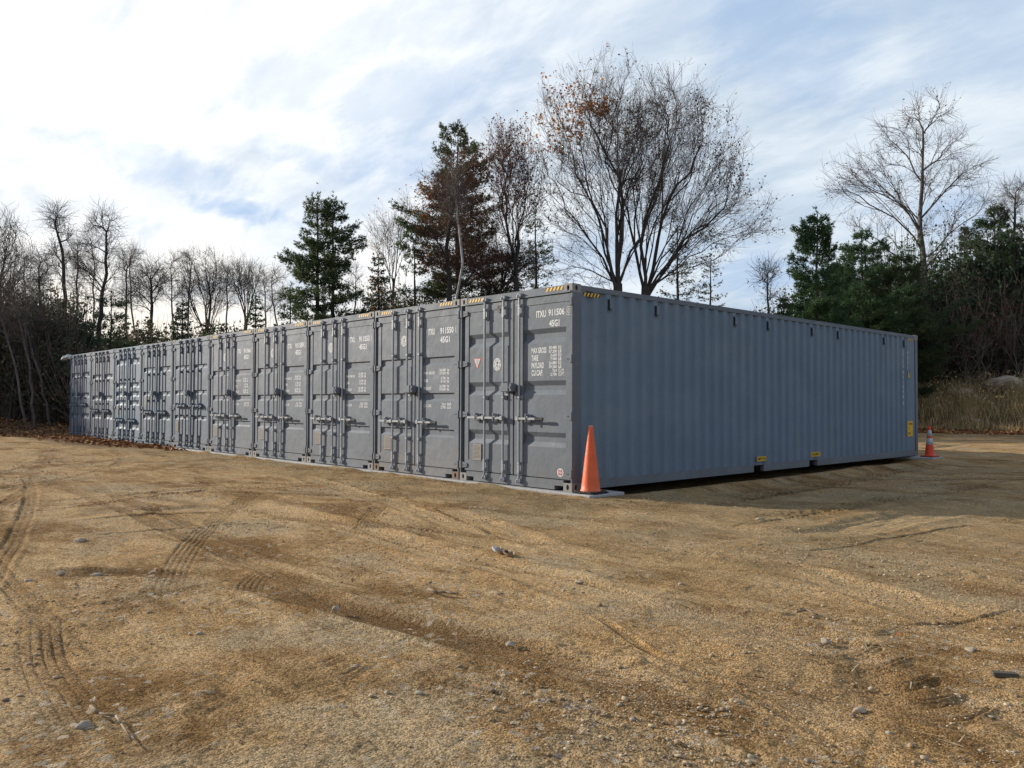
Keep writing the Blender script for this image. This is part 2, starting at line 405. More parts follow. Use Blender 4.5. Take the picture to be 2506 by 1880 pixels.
def base_height(x, y):
    z = -.035 + 0*x
    bank = sstep(y - .12*(x+6), 30.6, 37.2)*sstep(x, -40, -14)
    z = z + bank*1.85*(1+.25*fbm(x*.3, y*.3, 3, 5)) 
    z = z + sstep(-x, 25.2, 34)*.8 + sstep(y, 44, 80)*1.5
    side = sstep(x, .45, .9)*(1-sstep(x, 1.6, 3.6))*sstep(y, .2, 1.2)*(1-sstep(y, 12.0, 13.5))
    under = (1-sstep(x, -.2, .5))*sstep(y, .6, .9)*(1-sstep(y, 11.5, 11.8))*sstep(x, -25, -24.5)
    z = z - .075*side - .13*under
    z = z - .03*sstep(np.hypot(x-CAM[0], y-CAM[1]), 9, 2)
    near_pad = (1-sstep(y, .25, .6))*(1-sstep(-y, .15, 1.0))*sstep(.9-x, 0, .4)
    z = z + (.062*np.exp(-((y+.15)/.10)**2)*np.clip(.25+1.3*fbm(x*1.3, y*2, 3, 91), 0, 1))*sstep(.45-x, 0, .2)*sstep(x, -26, -25)
    rough = 1-.75*near_pad*sstep(x, -26, -25)
    z = z + rough*(.045*fbm(x*.35, y*.35, 3, 1)+.030*fbm(x*1.3+3, y*1.3, 3, 2))
    return z
def ground_z(x, y):
    return float(base_height(np.array([float(x)]), np.array([float(y)]))[0])

def build_ground():
    fa = math.atan2(FW[1], FW[0])
    a = np.concatenate([np.radians(np.arange(-40, 40.01, .08)), np.radians(np.arange(42, 319, 3.))])
    r = [.12]
    while r[-1] < 2.2: r.append(r[-1]*1.12)
    while r[-1] < 14: r.append(r[-1]*1.0033)
    while r[-1] < 60: r.append(r[-1]*1.0055)
    while r[-1] < 1500: r.append(r[-1]*1.09)
    r = np.array(r); na, nr = len(a), len(r)
    A, Rr = np.meshgrid(fa+a, r)
    x = CAM[0]+Rr*np.cos(A); y = CAM[1]+Rr*np.sin(A)
    z = base_height(x, y)
    fine = sstep(-Rr, -70, -30)
    cell = Rr*.0035
    amp = lambda lam: np.clip(1.3-cell*2.2/lam, 0, 1)
    # clods, small lumps
    padq = 1-.9*(1-sstep(y, .2, .6))*(1-sstep(-y, .08, .5))*(x < .7)
    lump = fbm(x*4.1, y*4.1, 3, 7)
    cl = np.clip(vnoise(x*9, y*9, 31)+vnoise(x*2, y*2, 33)-.44, 0, 1)
    lumps = padq*(.008*lump + .0075*np.abs(vnoise(x*13+y*3, y*15, 9))*2*amp(.07) + .0065*vnoise(x*38, y*38, 11)*amp(.028) + .04*cl)
    flat = np.zeros_like(z)
    disturbed = np.zeros_like(z); pack = np.zeros_like(z)
    sel_all = np.argwhere
    for (k, w, dep, P) in TR:
        mn = P.min(0)-w*3; mx_ = P.max(0)+w*3
        m = (x > mn[0]) & (x < mx_[0]) & (y > mn[1]) & (y < mx_[1])
        if not m.any(): continue
        xs = x[m]; ys = y[m]; best = np.full(len(xs), 9e9); lat = np.zeros(len(xs)); along = np.zeros(len(xs)); s0 = 0
        for i in range(len(P)-1):
            d = P[i+1]-P[i]; l = np.hypot(*d)
            if l < 1e-6: continue
            d = d/l; rx = xs-P[i][0]; ry = ys-P[i][1]
            t = np.clip(rx*d[0]+ry*d[1], 0, l); dx = rx-t*d[0]; dy = ry-t*d[1]; q = dx*dx+dy*dy
            b = q < best; best[b] = q[b]; lat[b] = (d[0]*ry-d[1]*rx)[b]; along[b] = s0+t[b]; s0 += l
        dist = np.sqrt(best); nn = fbm(xs*1.7, ys*1.7, 2, 21); wj = w*(1+.25*nn); q = dist/wj
        fl = min(1.8, s0*.4); fade = sstep(along, 0, fl)*sstep(s0-along, 0, fl)*np.clip(1+1.3*fbm(xs*.8, ys*.8, 2, 44), .15 if k == 'soft' else .6, 1.2)
        h = -dep*(1-sstep(q, .55, 1.0)) + dep*.55*np.exp(-((q-1.18)/.22)**2)*(1+.8*vnoise(xs*8, ys*8, 3))
        if k == 'ribs':
            h = -dep*.5*(1-sstep(q, .9, 1.05)); h = h*.5-dep*np.clip(np.cos(lat/w*math.pi*5)*2-.9, 0, 1)*(q < 1)*(1-sstep(q, .85, 1))*np.clip(.8+1.0*vnoise(along*2.5, lat*6, 5), .3, 1.2)
        elif k == 'lugs':
            ph = along/max(w*.9, .2)+np.abs(lat/w)**1.6*.40+.2*vnoise(xs*2, ys*2, 8)
            c = ph-np.floor(ph); c = -np.exp(-((c-.35)/.065)**2)-.6*np.exp(-((c-.70)/.055)**2)+.8*np.exp(-((c-.46)/.05)**2)
            h = h*.2+dep*1.1*c*(1-sstep(q, .75, 1.05))*np.clip(1.0+.35*vnoise(xs*4, ys*4, 8), .5, 1.4)
        elif k == 'soft':
            c = vnoise(along*3.0, lat*22, 14)
            h = h*.8 + dep*.45*c*(1-sstep(q, .8, 1.3))
        elif k == 'wheel': h = h+dep*.5*np.sin(along*2*math.pi/.045)*(q < 1)*np.clip(.3+vnoise(xs*3, ys*3, 6), 0, 1)-dep*.6*np.clip(np.cos(lat/w*math.pi*3)*2-.9, 0, 1)*(q < 1)
        elif k == 'line': h = h*1.2*np.clip(1+1.2*vnoise(along*4, lat*9, 15), .2, 1.6)
        z[m] += h*fade; flat[m] = np.maximum(flat[m], (1-sstep(q, .8, 1.1))*np.clip(fade, 0, 1)*(.7 if k in ('ribs', 'lugs', 'line', 'wheel') else .4))
        if k == 'soft': pack[m] = np.maximum(pack[m], (1-sstep(q, .6, 1.3))*fade); continue
        disturbed[m] = np.maximum(disturbed[m], (1-sstep(q, .6, 1.3))*fade*{'furrow': .95, 'line': .55, 'wheel': .42, 'ribs': .3, 'lugs': .25}[k])
    z = z + lumps*(1-flat)
    V = np.stack([x, y, z], -1).reshape(-1, 3)
    V = np.vstack([V, [CAM[0], CAM[1], ground_z(CAM[0], CAM[1])]])
    i = np.arange(nr-1)[:, None]*na; j = np.arange(na)[None, :]; j2 = (j+1) % na
    F = np.stack([i+j, i+na+j, i+na+j2, i+j2], -1).reshape(-1, 4)[:, ::-1]
    o = bulk('ground', V, F, None, None, True)
    tc = np.arange(na); c0 = len(V)-1
    me = o.data
    a4 = me.attributes.new('pack', 'FLOAT', 'POINT'); a4.data.foreach_set('value', np.append(pack.ravel(), 0).astype(np.float32))
    at_ = me.attributes.new('rut', 'FLOAT', 'POINT'); at_.data.foreach_set('value', np.append(disturbed.ravel(), 0).astype(np.float32))
    # straw / leaf zones as true differences of the soil
    xx, yy = V[:, 0], V[:, 1]
    leafy = np.maximum(sstep(-xx, 24.4, 25.8), sstep(yy-.12*(xx+6), 30.6, 31.6)*sstep(xx, -40, -10))
    leafy = np.maximum(leafy, sstep(-xx, 13, 19)*sstep(-np.abs(yy+.9), -1.0, -.2)*.9)
    straw = sstep(-np.abs(yy+.9), -1.3, -.2)*(xx < 1)*.8+sstep(np.hypot(xx-3.2, (yy-1)*.7), 4.2, 1.0)*.8
    a2 = me.attributes.new('leafy', 'FLOAT', 'POINT'); a2.data.foreach_set('value', leafy.astype(np.float32))
    a3 = me.attributes.new('straw', 'FLOAT', 'POINT'); a3.data.foreach_set('value', np.clip(straw, 0, 1).astype(np.float32))
    tag(o, kind='structure')
    # material
    m = bpy.data.materials.new('sand_gravel'); m.use_nodes = True; nt = m.node_tree; N = nt.nodes; L = nt.links; b = N['Principled BSDF']
    b.inputs['Roughness'].default_value = 1.0; b.inputs['Specular IOR Level'].default_value = .05
    g = N.new('ShaderNodeNewGeometry')
    def noise(s, d=6, ro=.6, vec=(1, 1, 1), w=0):
        q = N.new('ShaderNodeMapping'); q.inputs['Scale'].default_value = vec; q.inputs['Location'].default_value = (w, w*.7, 0)
        q.inputs['Rotation'].default_value = (0, 0, .35)
        L.new(g.outputs['Position'], q.inputs[0])
        n = N.new('ShaderNodeTexNoise'); n.inputs['Scale'].default_value = s; n.inputs['Detail'].default_value = d; n.inputs['Roughness'].default_value = ro
        L.new(q.outputs[0], n.inputs['Vector']); return n.outputs['Fac']
    def rng(x, a_, b_, c=0, d=1):
        r_ = N.new('ShaderNodeMapRange'); r_.interpolation_type = 'SMOOTHSTEP'; L.new(x, r_.inputs[0])
        for i_, w in enumerate((a_, b_, c, d)): r_.inputs[i_+1].default_value = w
        return r_.outputs[0]
    def mx(f, a_, b_, bl='MIX'):
        k = N.new('ShaderNodeMix'); k.data_type = 'RGBA'; k.blend_type = bl
        for s_, x_ in ((k.inputs[0], f), (k.inputs[6], a_), (k.inputs[7], b_)):
            if isinstance(x_, (int, float)): s_.default_value = x_
            elif isinstance(x_, tuple): s_.default_value = (*x_, 1)
            else: L.new(x_, s_)
        return k.outputs[2]
    def mt(op, a_, b_=None, cl=True):
        k = N.new('ShaderNodeMath'); k.operation = op; k.use_clamp = cl
        for i_, x_ in enumerate((a_, b_)):
            if x_ is None: continue
            if isinstance(x_, (int, float)): k.inputs[i_].default_value = x_
            else: L.new(x_, k.inputs[i_])
        return k.outputs[0]
    def attr(n):
        k = N.new('ShaderNodeAttribute'); k.attribute_name = n; return k.outputs['Fac']
    pale = (.600, .412, .218); sand = (.480, .306, .142); damp = (.250, .144, .058); grey = (.465, .355, .212)
    c = mx(rng(noise(.55, 9, .66, (1, 1.8, 1)), .41, .56), damp, sand)
    c = mx(mt('MULTIPLY', rng(noise(.9, 8, .65, (1, 2.2, 1), 7), .46, .62), .8), c, pale)
    c = mx(mt('MULTIPLY', rng(noise(.7, 6, .6, (1, 1, 1), 15), .50, .62), .75), c, grey)
    c = mx(mt('MULTIPLY', rng(noise(4.0, 8, .75, (1, 2.4, 1), 2), .50, .66), .70), c, damp)
    c = mx(mt('MULTIPLY', attr('pack'), .55), c, pale)
    c = mx(mt('MULTIPLY', attr('rut'), .9), c, (.195, .115, .050))
    # single grains and pebbles in the soil
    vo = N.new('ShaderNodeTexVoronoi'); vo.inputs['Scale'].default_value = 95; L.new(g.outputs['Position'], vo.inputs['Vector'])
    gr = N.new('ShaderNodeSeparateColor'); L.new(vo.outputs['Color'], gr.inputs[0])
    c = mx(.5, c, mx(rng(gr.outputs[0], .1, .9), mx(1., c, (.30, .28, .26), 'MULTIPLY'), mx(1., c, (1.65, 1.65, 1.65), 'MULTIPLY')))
    vo2 = N.new('ShaderNodeTexVoronoi'); vo2.inputs['Scale'].default_value = 32; L.new(g.outputs['Position'], vo2.inputs['Vector'])
    gr2 = N.new('ShaderNodeSeparateColor'); L.new(vo2.outputs['Color'], gr2.inputs[0])
    c = mx(mt('MULTIPLY', rng(gr2.outputs[1], .88, .92), rng(noise(.8, 4, .5, (1, 1, 1), 33), .42, .6)), c, mx(gr2.outputs[0], (.28, .225, .16), (.60, .48, .34)))
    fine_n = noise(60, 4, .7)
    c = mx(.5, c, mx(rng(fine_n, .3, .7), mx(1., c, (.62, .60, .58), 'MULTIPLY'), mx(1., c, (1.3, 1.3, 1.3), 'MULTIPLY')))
    c = mx(mt('MULTIPLY', attr('straw'), rng(noise(9, 5, .7, (1, 3, 1)), .42, .6)), c, mx(noise(38, 3), (.16, .115, .06), (.50, .40, .22)))
    c = mx(mt('MULTIPLY', attr('leafy'), .9), c, mx(rng(noise(24, 3), .35, .65), (.10, .065, .035), (.21, .125, .07)))
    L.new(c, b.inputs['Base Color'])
    hh = mt('ADD', mt('MULTIPLY', noise(42, 8, .8), .9), mt('MULTIPLY', rng(vo.outputs['Distance'], .62, .15), .45), False)
    hh = mt('ADD', hh, mt('MULTIPLY', mt('MULTIPLY', rng(vo2.outputs['Distance'], .6, .2), rng(gr2.outputs[2], .55, .6)), .22), False)
    bp = N.new('ShaderNodeBump'); bp.inputs['Strength'].default_value = 1.0; bp.inputs['Distance'].default_value = .014
    L.new(hh, bp.inputs['Height']); L.new(bp.outputs[0], b.inputs['Normal'])
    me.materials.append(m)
    return o
build_ground()

# ------------------------------------------------------------------ concrete footings
def footing(name, x0, x1, y0, y1, label):
    nx = int((x1-x0)/.6)+1; mb = MB(); mb.box(x0, x1, y0, y1, -.28, -.003, .012)
    o = mb.build(name, M_conc); tag(o, label, 'footing')
footing('concrete_footing', -25.15, .43, -.106, .62, 'long pale concrete strip under the door ends of the container row')
footing('concrete_footing', -25.15, .50, 11.72, 12.42, 'concrete strip under the rear ends of the containers, by the small striped cone')

# ------------------------------------------------------------------ containers
WID, LEN, HGT, PIT = 2.438, 12.192, 2.896, 2.475
def corner_casting(root, x0, y0, z0, sx, sy, sz, m):
    """block with oval openings; (x0,y0,z0) the outer corner, s* point inwards"""
    X, Y, Z = .162, .178, .118
    a = sorted((x0, x0+sx*X)); b = sorted((y0, y0+sy*Y)); c = sorted((z0, z0+sz*Z))
    mb = MB(); t = .024
    # faces with hole: outer y face and outer x face built as a ring; the rest as plates
    def holed(plane):      # returns 3D mapping
        n = 16; ang = [2*math.pi*k/n+math.pi/n for k in range(n)]
        if plane == 'y': h0, h1 = a; f = lambda p, q, d: (p, y0+sy*d, q)
        else: h0, h1 = b; f = lambda p, q, d: (x0+sx*d, p, q)
        cx = (h0+h1)/2; cz = (c[0]+c[1])/2; hw, hh = .026, .040
        inn = []
        for t_ in ang:
            inn.append((cx+hw*math.cos(t_), cz+hh*math.sin(t_)))
        out = []
        for t_ in ang:
            dx, dz = math.cos(t_), math.sin(t_); k = min((h1-h0)/2/max(abs(dx), 1e-6), (c[1]-c[0])/2/max(abs(dz), 1e-6))
            out.append((cx+dx*k, cz+dz*k))
        V = [f(p, q, 0) for p, q in out]+[f(p, q, 0) for p, q in inn]+[f(p, q, t) for p, q in inn]
        F = []
        for k in range(n):
            k2 = (k+1) % n; F += [(k, k2, n+k2, n+k), (n+k, n+k2, 2*n+k2, 2*n+k)]
        mb.add(V, F)
        for (p, q) in ((h0, c[0]), (h1, c[0]), (h0, c[1]), (h1, c[1])):      # corner fillers
            near = sorted(range(n), key=lambda i: (out[i][0]-p)**2+(out[i][1]-q)**2)[:2]
            mb.add([f(p, q, 0), f(*out[near[0]], 0), f(*out[near[1]], 0)], [(0, 1, 2)])
    holed('y'); holed('x')
    mb.quad((a[0], b[0], c[1]), (a[1], b[0], c[1]), (a[1], b[1], c[1]), (a[0], b[1], c[1]))
    mb.quad((a[0], b[0], c[0]), (a[1], b[0], c[0]), (a[1], b[1], c[0]), (a[0], b[1], c[0]))
    xi = x0+sx*X; yi = y0+sy*Y
    mb.quad((xi, b[0], c[0]), (xi, b[1], c[0]), (xi, b[1], c[1]), (xi, b[0], c[1]))
    mb.quad((a[0], yi, c[0]), (a[1], yi, c[0]), (a[1], yi, c[1]), (a[0], yi, c[1]))
    o = mb.build('corner_casting', m, root)
    # black box set inside: the hollow's shade put in as colour
    ib = MB(); g = .03
    ib.box(min(x0+sx*g, xi-sx*.004), max(x0+sx*g, xi-sx*.004), min(y0+sy*g, yi-sy*.004), max(y0+sy*g, yi-sy*.004), c[0]+.01, c[1]-.01)
    ib.build('cavity_shade', M_black, o)
    return o

def side_sheet(x, sgn, m, root):
    """trapezoid corrugated side; outer face at x"""
    mb = MB(); y = .20; prof = [(.175, 0.0)]; d = .038; yy = .29
    while yy + .278 < LEN-.30:
        prof += [(yy, 0), (yy+.048, d), (yy+.128, d), (yy+.176, 0)]; yy += .278
    prof.append((LEN-.17, 0))
    V = []; F = []
    for (p, q) in prof: V += [(x-sgn*(.012+q), p, .15), (x-sgn*(.012+q), p, 2.82)]
    for i in range(len(prof)-1): F.append((2*i, 2*i+2, 2*i+3, 2*i+1))
    mb.add(V, F); return mb.build('side_panel', m, root)

def door_mesh(x0, x1, px0, px1, recs, m, root):
    """one door: outer frame, flat panel with horizontal recessed channels"""
    mb = MB(); zf0, zf1, p0, p1 = .165, 2.765, .325, 2.655
    yf = .004; yp = .012
    for (a, b, c, d) in ((x0, px0, zf0, zf1), (px1, x1, zf0, zf1), (px0, px1, zf0, p0), (px0, px1, p1, zf1)):
        mb.box(a, b, yf, .055, c, d)
    z = [(p1, yp)]
    for (zt, zta, zba, zb, dep) in recs: z += [(zt, yp), (zta, yp+dep), (zba, yp+dep), (zb, yp)]
    z.append((p0, yp))
    V = []; F = []
    e0, e1 = px0-.002, px1+.002
    for (q, yv) in z: V += [(e0, yv, q), (e1, yv, q)]
    for i in range(len(z)-1): F.append((2*i, 2*i+1, 2*i+3, 2*i+2))
    mb.add(V, F)
    for (zt, zta, zba, zb, dep) in recs:
        for e in (px0-.001, px1+.001):
            mb.add([(e, yp, zt), (e, yp+dep, zta), (e, yp+dep, zba), (e, yp, zb)], [(0, 1, 2, 3)])
    mb.box(px0, px1, yp-.004, yp+.001, p0-.001, p0+.012)
    o = mb.build('door', m, root)
    return o

def iso_check(code):
    vals = {}; v = 10
    for ch in 'ABCDEFGHIJKLMNOPQRSTUVWXYZ':
        if v % 11 == 0: v += 1
        vals[ch] = v; v += 1
    s = sum((vals[ch] if ch.isalpha() else int(ch))*2**i for i, ch in enumerate(code))
    return str(s % 11 % 10)

def hazard(mb_y, mb_k, P, ax, ay, w, h, n=5, lean=1):
    P = np.array(P, float); ax = np.array(ax, float); ay = np.array(ay, float); nrm = np.cross(ax, ay); nrm /= np.linalg.norm(nrm)
    def q(a, b): return P+ax*a+ay*b
    mb_k.quad(q(0, 0), q(w, 0), q(w, h), q(0, h))
    st = w/n
    off = nrm*.0012
    for k in range(n):
        a = k*st; s = st*.52
        mb_y.quad(q(a, 0)+off, q(min(a+s, w), 0)+off, q(min(a+s+st*.45, w), h)+off, q(min(a+st*.45, w), h)+off)

def container(idx, name_no, label, recs, hz, rods, brk, style):
    root = empty('shipping_container', (-idx*PIT, 0, 0))
    tag(root, label, 'shipping container', 'grey shipping containers standing in a row')
    m = M_paint[idx]; hw = style['rodmat']
    # frame
    mb = MB()
    for xa, xb, xc in ((-.022, 0, -.112), (-WID, -WID+.022, -WID+.112)):      # front posts as channels
        lo, hi = min(xa, xb), max(xa, xb)
        mb.box(lo, hi, 0, .19, .118, HGT-.118)
        a, b = (xc, lo) if xc < lo else (hi, xc)
        mb.box(a, b, .085, .19, .118, HGT-.118)
    for xa, xb in ((-.16, -.002), (-WID+.002, -WID+.16)): mb.box(xa, xb, LEN-.14, LEN-.004, .118, HGT-.118)
    mb.box(-WID+.162, -.162, .004, .12, 2.800, 2.886)                   # header
    mb.box(-WID+.112, -.022, -.016, .10, 2.774, 2.799)                  # rain gutter
    mb.box(-WID+.335, -.335, .002, .15, .012, .150)                     # sill
    mb.box(-WID+.162, -WID+.335, .002, .15, .070, .150); mb.box(-.335, -.162, .002, .15, .070, .150)
    for x0, x1 in ((-.075, -.006), (-WID+.006, -WID+.075)):
        mb.box(x0, x1, .178, LEN-.178, 2.812, 2.884)                    # top rails
        for ya, yb in ((.178, 4.75), (5.09, 6.79), (7.13, LEN-.178)):
            mb.box(x0, x1-.0 if x1 > -.1 else x1, ya, yb, .018, .150)   # bottom rails with fork pockets
        for ya, yb in ((4.75, 5.09), (6.79, 7.13)): mb.box(x0, x1-.003, ya+.001, yb-.001, .134, .149)
    mb.box(-WID+.162, -.162, LEN-.1, LEN-.004, .02, .15); mb.box(-WID+.162, -.162, LEN-.1, LEN-.004, 2.79, 2.886)
    mb.build('frame', m if idx else M_paint[0], root)
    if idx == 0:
        # near long side: the same grey with blue skylight put into its colour
        side_sheet(0, 1, M_side_skylit, root)
    else: side_sheet(0, 1, m, root)
    side_sheet(-WID, -1, m, root)
    b = MB(); b.box(-WID+.08, -.08, LEN-.06, LEN-.03, .15, 2.8); b.build('end_wall', m, root)
    b = MB(); n = 58
    for k in range(n):
        y0 = .12+(LEN-.24)*k/n; y1 = .12+(LEN-.24)*(k+1)/n; zz = 2.872 if k % 2 else 2.862
        b.box(-WID+.07, -.07, y0, y1, zz-.01, zz)
    b.build('roof', m, root)
    b = MB(); b.box(-WID+.08, -.08, .16, LEN-.12, .14, .17)
    for k in range(18): b.box(-WID+.08, -.08, .5+k*.66, .55+k*.66, .03, .14)
    b.box(-WID+.02, -.03, .19, .23, .17, 2.79)
    b.build('floor_frame', M_dark, root)
    for (x0, sx) in ((0, -1), (-WID, 1)):
        for (y0, sy) in ((0, 1), (LEN, -1)):
            for (z0, sz) in ((0, 1), (HGT, -1)):
                cm = M_cast if idx < 6 else m
                if idx == 1 and z0 == 0 and y0 == 0: cm = M_rust
                corner_casting(root, x0, y0, z0, sx, sy, sz, cm)
    # doors
    dl = door_mesh(-2.328, -1.203, -2.238, -1.300, recs, m, root)
    dr = door_mesh(-1.168, -.026, -.985, -.118, recs, m, root)
    gk = MB(); gk.box(-1.203, -1.168, .010, .05, .165, 2.765); gk.box(-2.328, -.026, .016, .05, .150, .165); gk.box(-2.328, -.026, .016, .05, 2.765, 2.774)
    gk.build('door_gasket', M_rubber, root)
    def rod(x, door):
        q = MB(); yc = -.030; q.cyl((x, yc, .09), (x, yc, 2.80), .0175, n=10)
        for zc, s in ((2.815, 1), (.085, -1)):                          # cams and keepers
            q.cyl((x, yc, zc-.035), (x, yc, zc+.035), .026, n=8)
            q.box(x-.052, x+.030, -.040, .0, zc-.022, zc+.022, .006)
            q.box(x-.040, x-.018, -.062, -.0, zc-.030, zc+.012, .004); q.box(x+.020, x+.040, -.050, .0, zc-.020, zc+.030, .004)
        for zc in (2.60, .275):                                         # guarded bearing brackets
            q.box(x-.024, x+.056, -.006, .003, zc-.095, zc+.095, .002)
            q.box(x-.024, x+.022, -.050, -.006, zc-.085, zc-.045, .006); q.box(x-.024, x+.022, -.050, -.006, zc+.045, zc+.085, .006); q.box(x-.020, x+.018, -.046, -.040, zc-.05, zc+.05)
            q.box(x+.040, x+.052, -.026, -.010, zc-.07, zc-.05); q.box(x+.040, x+.052, -.026, -.010, zc+.05, zc+.07)
        for zc in brk:
            q.box(x-.028, x+.050, -.010, .008, zc-.028, zc+.028, .003); q.box(x-.024, x+.024, -.050, -.008, zc-.016, zc+.016, .005)
            q.cyl((x+.040, -.024, zc), (x+.040, -.008, zc), .009, n=6)
        q.build('locking_rod', hw, door, False)
    def handle(xp, xe, door, grip=False, lugs=()):
        q = MB(); d = 1 if xe > xp else -1; a, b_ = min(xp, xe), max(xp, xe); yc = -.072
        e = xe-d*.17 if grip else xe
        q.box(min(xp, e), max(xp, e), yc-.007, yc+.007, hz-.018, hz+.018, .004)
        q.box(xp-.030, xp+.030, yc-.012, -.02, hz-.034, hz+.034, .006)
        for l in lugs:                                                  # retainer with its hasp
            q.box(l-.030, l+.030, -.018, .010, hz-.062, hz+.062, .005); q.box(l-.011, l+.011, -.092, -.016, hz-.016, hz+.070, .004)
            q.cyl((l, -.085, hz-.05), (l, -.085, hz+.055), .010, n=6); q.cyl((l-.028, -.022, hz-.045), (l+.028, -.022, hz-.045), .012, n=6)
            q.box(l+.010, l+.045, -.088, -.060, hz+.012, hz+.034, .004)
        h = q.build('handle', M_galv2 if style['rodmat'] is M_galv else style['rodmat'], door)
        if grip:
            g = MB(); g.box(min(e, xe), max(e, xe), yc-.013, yc+.013, hz-.022, hz+.022, .007); g.build('grip', M_rubber, root_part(door)) if False else g.build('handle_grip', M_rubber, door)
    rx = [-1.81, -1.385, -1.035]+([-.60] if rods == 4 else [])
    rod(rx[0], dl); rod(rx[1], dl); rod(rx[2], dr)
    handle(rx[0], -2.18, dl, lugs=(-1.975,)); handle(rx[1], -1.76, dl, lugs=(-1.555,))
    if rods == 4:
        rod(rx[3], dr); handle(rx[2], -.70, dr, lugs=(-.88,)); handle(rx[3], -.27, dr, lugs=(-.44,))
    else: handle(rx[2], -.49, dr, True, lugs=(-.84,))
    for door, side in ((dl, -1), (dr, 1)):
        for zc in (2.645, 1.845, 1.045, .245):
            q = MB()
            if side < 0:
                q.add([(-2.255, -.012, zc-.030), (-2.255, -.012, zc+.030), (-2.39, -.012, zc+.052), (-2.39, -.012, zc-.052),
                       (-2.255, .004, zc-.030), (-2.255, .004, zc+.030), (-2.39, .004, zc+.052), (-2.39, .004, zc-.052)],
                      [(0, 3, 2, 1), (0, 1, 5, 4), (2, 3, 7, 6), (1, 2, 6, 5), (3, 0, 4, 7)])
                q.box(-2.436, -2.39, -.020, .05, zc-.058, zc+.058, .005); q.cyl((-2.39, -.014, zc-.062), (-2.39, -.014, zc+.062), .012, n=8)
                for t in (-2.30, -2.345): q.cyl((t, -.018, zc), (t, -.010, zc), .008, n=6)
            else:
                q.add([(-.105, -.012, zc-.030), (-.105, -.012, zc+.030), (-.03, -.012, zc+.052), (-.03, -.012, zc-.052),
                       (-.105, .004, zc-.030), (-.105, .004, zc+.030), (-.03, .004, zc+.052), (-.03, .004, zc-.052)],
                      [(0, 1, 2, 3), (0, 4, 5, 1), (2, 6, 7, 3), (1, 5, 6, 2), (3, 7, 4, 0)])
                q.box(-.032, .008, -.020, .035, zc-.058, zc+.058, .005); q.box(.008, .010, .012, .034, zc-.05, zc+.05)
                for t in (-.085, -.06): q.cyl((t, -.018, zc), (t, -.010, zc), .008, n=6)
            q.build('hinge', m, door)
    # lock box
    q = MB()
    if idx <= 6:
        q.box(-1.335, -1.165, -.135, -.012, 1.392, 1.522, .008); q.box(-1.165, -1.105, -.125, -.02, 1.398, 1.515, .008)
        q.cyl((-1.137, -.135, 1.46), (-1.137, -.120, 1.46), .018, n=10)
    else: q.box(-1.285, -1.175, -.11, -.012, 1.40, 1.54, .008)
    lb = q.build('lock_box', m, dl)
    q = MB(); q.box(-1.275, -1.215, -.085, -.055, 1.335, 1.39, .006); q.build('padlock', M_galv if idx not in (6, 8) else M_black, lb)
    # lettering
    yl = .0098; Y = .0098
    def plate(x0, x1, z0, z1):
        q = MB(); q.box(x0, x1, -.002+.0, .011, z0, z1, .002)
        o = q.build('data_plate', M_plate, dl)
        t = MB()
        rr = R(idx+5); zc = z1-.03
        while zc > z0+.02:
            a = x0+.018; 
            while a < x1-.04:
                w = rr.uniform(.02, .06); t.quad((a, -.004, zc), (min(a+w, x1-.02), -.004, zc), (min(a+w, x1-.02), -.004, zc+.007), (a, -.004, zc+.007)); a += w+.012
            zc -= .021
        t.build('plate_lines', M_dark, o)
    plate(*style['plate'])
    if idx == 0 or idx < 5 and style['code']:
        ink = MB()
        def T(s, x, z, w, h, b=.0, y=.0008): lettering(s, w, h, (x, y, z), b)
        def lettering(s, w, h, P_, b):
            q = ink if len(s) == 1 else MB(); text_into(q, s, w, h, P_, (1, 0, 0), (0, 0, 1), b)
            if q is ink: return
            nm = 'owner_prefix' if s == 'ITXU' else 'serial_number' if s == code else 'size_code' if s == '45G1' else 'weight_label' if h > .075 or s[0] in 'MTPC' and '.M' not in s and '.F' not in s else 'weight_figure' if s[0].isdigit() else 'weight_unit'
            q.build(nm, M_white, dr)
        code = style['code']; chk = iso_check('ITXU'+code)
        yy_ = .0105
        if idx == 0:
            T('ITXU', -.72, 2.462, .20, .098, .028, yy_); T(code, -.475, 2.468, .315, .100, .028, yy_)
            T(chk, -.092, 2.478, .034, .076, .0, .002)
            bx0, bx1, bz0, bz1, yb = -.108, -.040, 2.458, 2.574, .002
            T('45G1', -.455, 2.315, .20, .097, .028, yy_)
            for i_, (s, w) in enumerate((('MAX GROSS', .305), ('TARE', .14), ('PAYLOAD', .255), ('CU.CAP.', .235))):
                T(s, -.815, 1.945-i_*.108, w, .086, .028, yy_)
            rows = (('30.480', 'KG', .155), ('67.200', 'LB', .155), ('3.600', 'KG', .125), ('7.940', 'LB', .125), ('26.880', 'KG', .155), ('59.260', 'LB', .155), ('76.4', 'CU.M.', .085), ('2.700', 'CU.FT.', .125))
            for i_, (a, b_, w) in enumerate(rows):
                z = 1.995-i_*.0545
                T(a, -.305-w, z, w, .046, .026, yy_); T(b_, -.275, z, .06 if len(b_) == 2 else .115, .046, .026, yy_)
        else:
            T('ITXU', -.83, 2.362, .175, .105, .028, yy_); T(code, -.51, 2.362, .355, .105, .028, yy_); T(chk, -.092, 2.377, .030 if chk != '1' else .012, .074, .0, .002)
            bx0, bx1, bz0, bz1, yb = -.106, -.044, 2.357, 2.472, .002
            T('45G1', -.505, 2.215, .25, .105, .028, yy_)
            for s, w, z in (('MAX GROSS', .30, 1.700), ('TARE', .115, 1.572), ('PAYLOAD', .205, 1.445), ('CU. CAP.', .215, 1.150)): T(s, -.95, z, w, .048, .026, yy_)
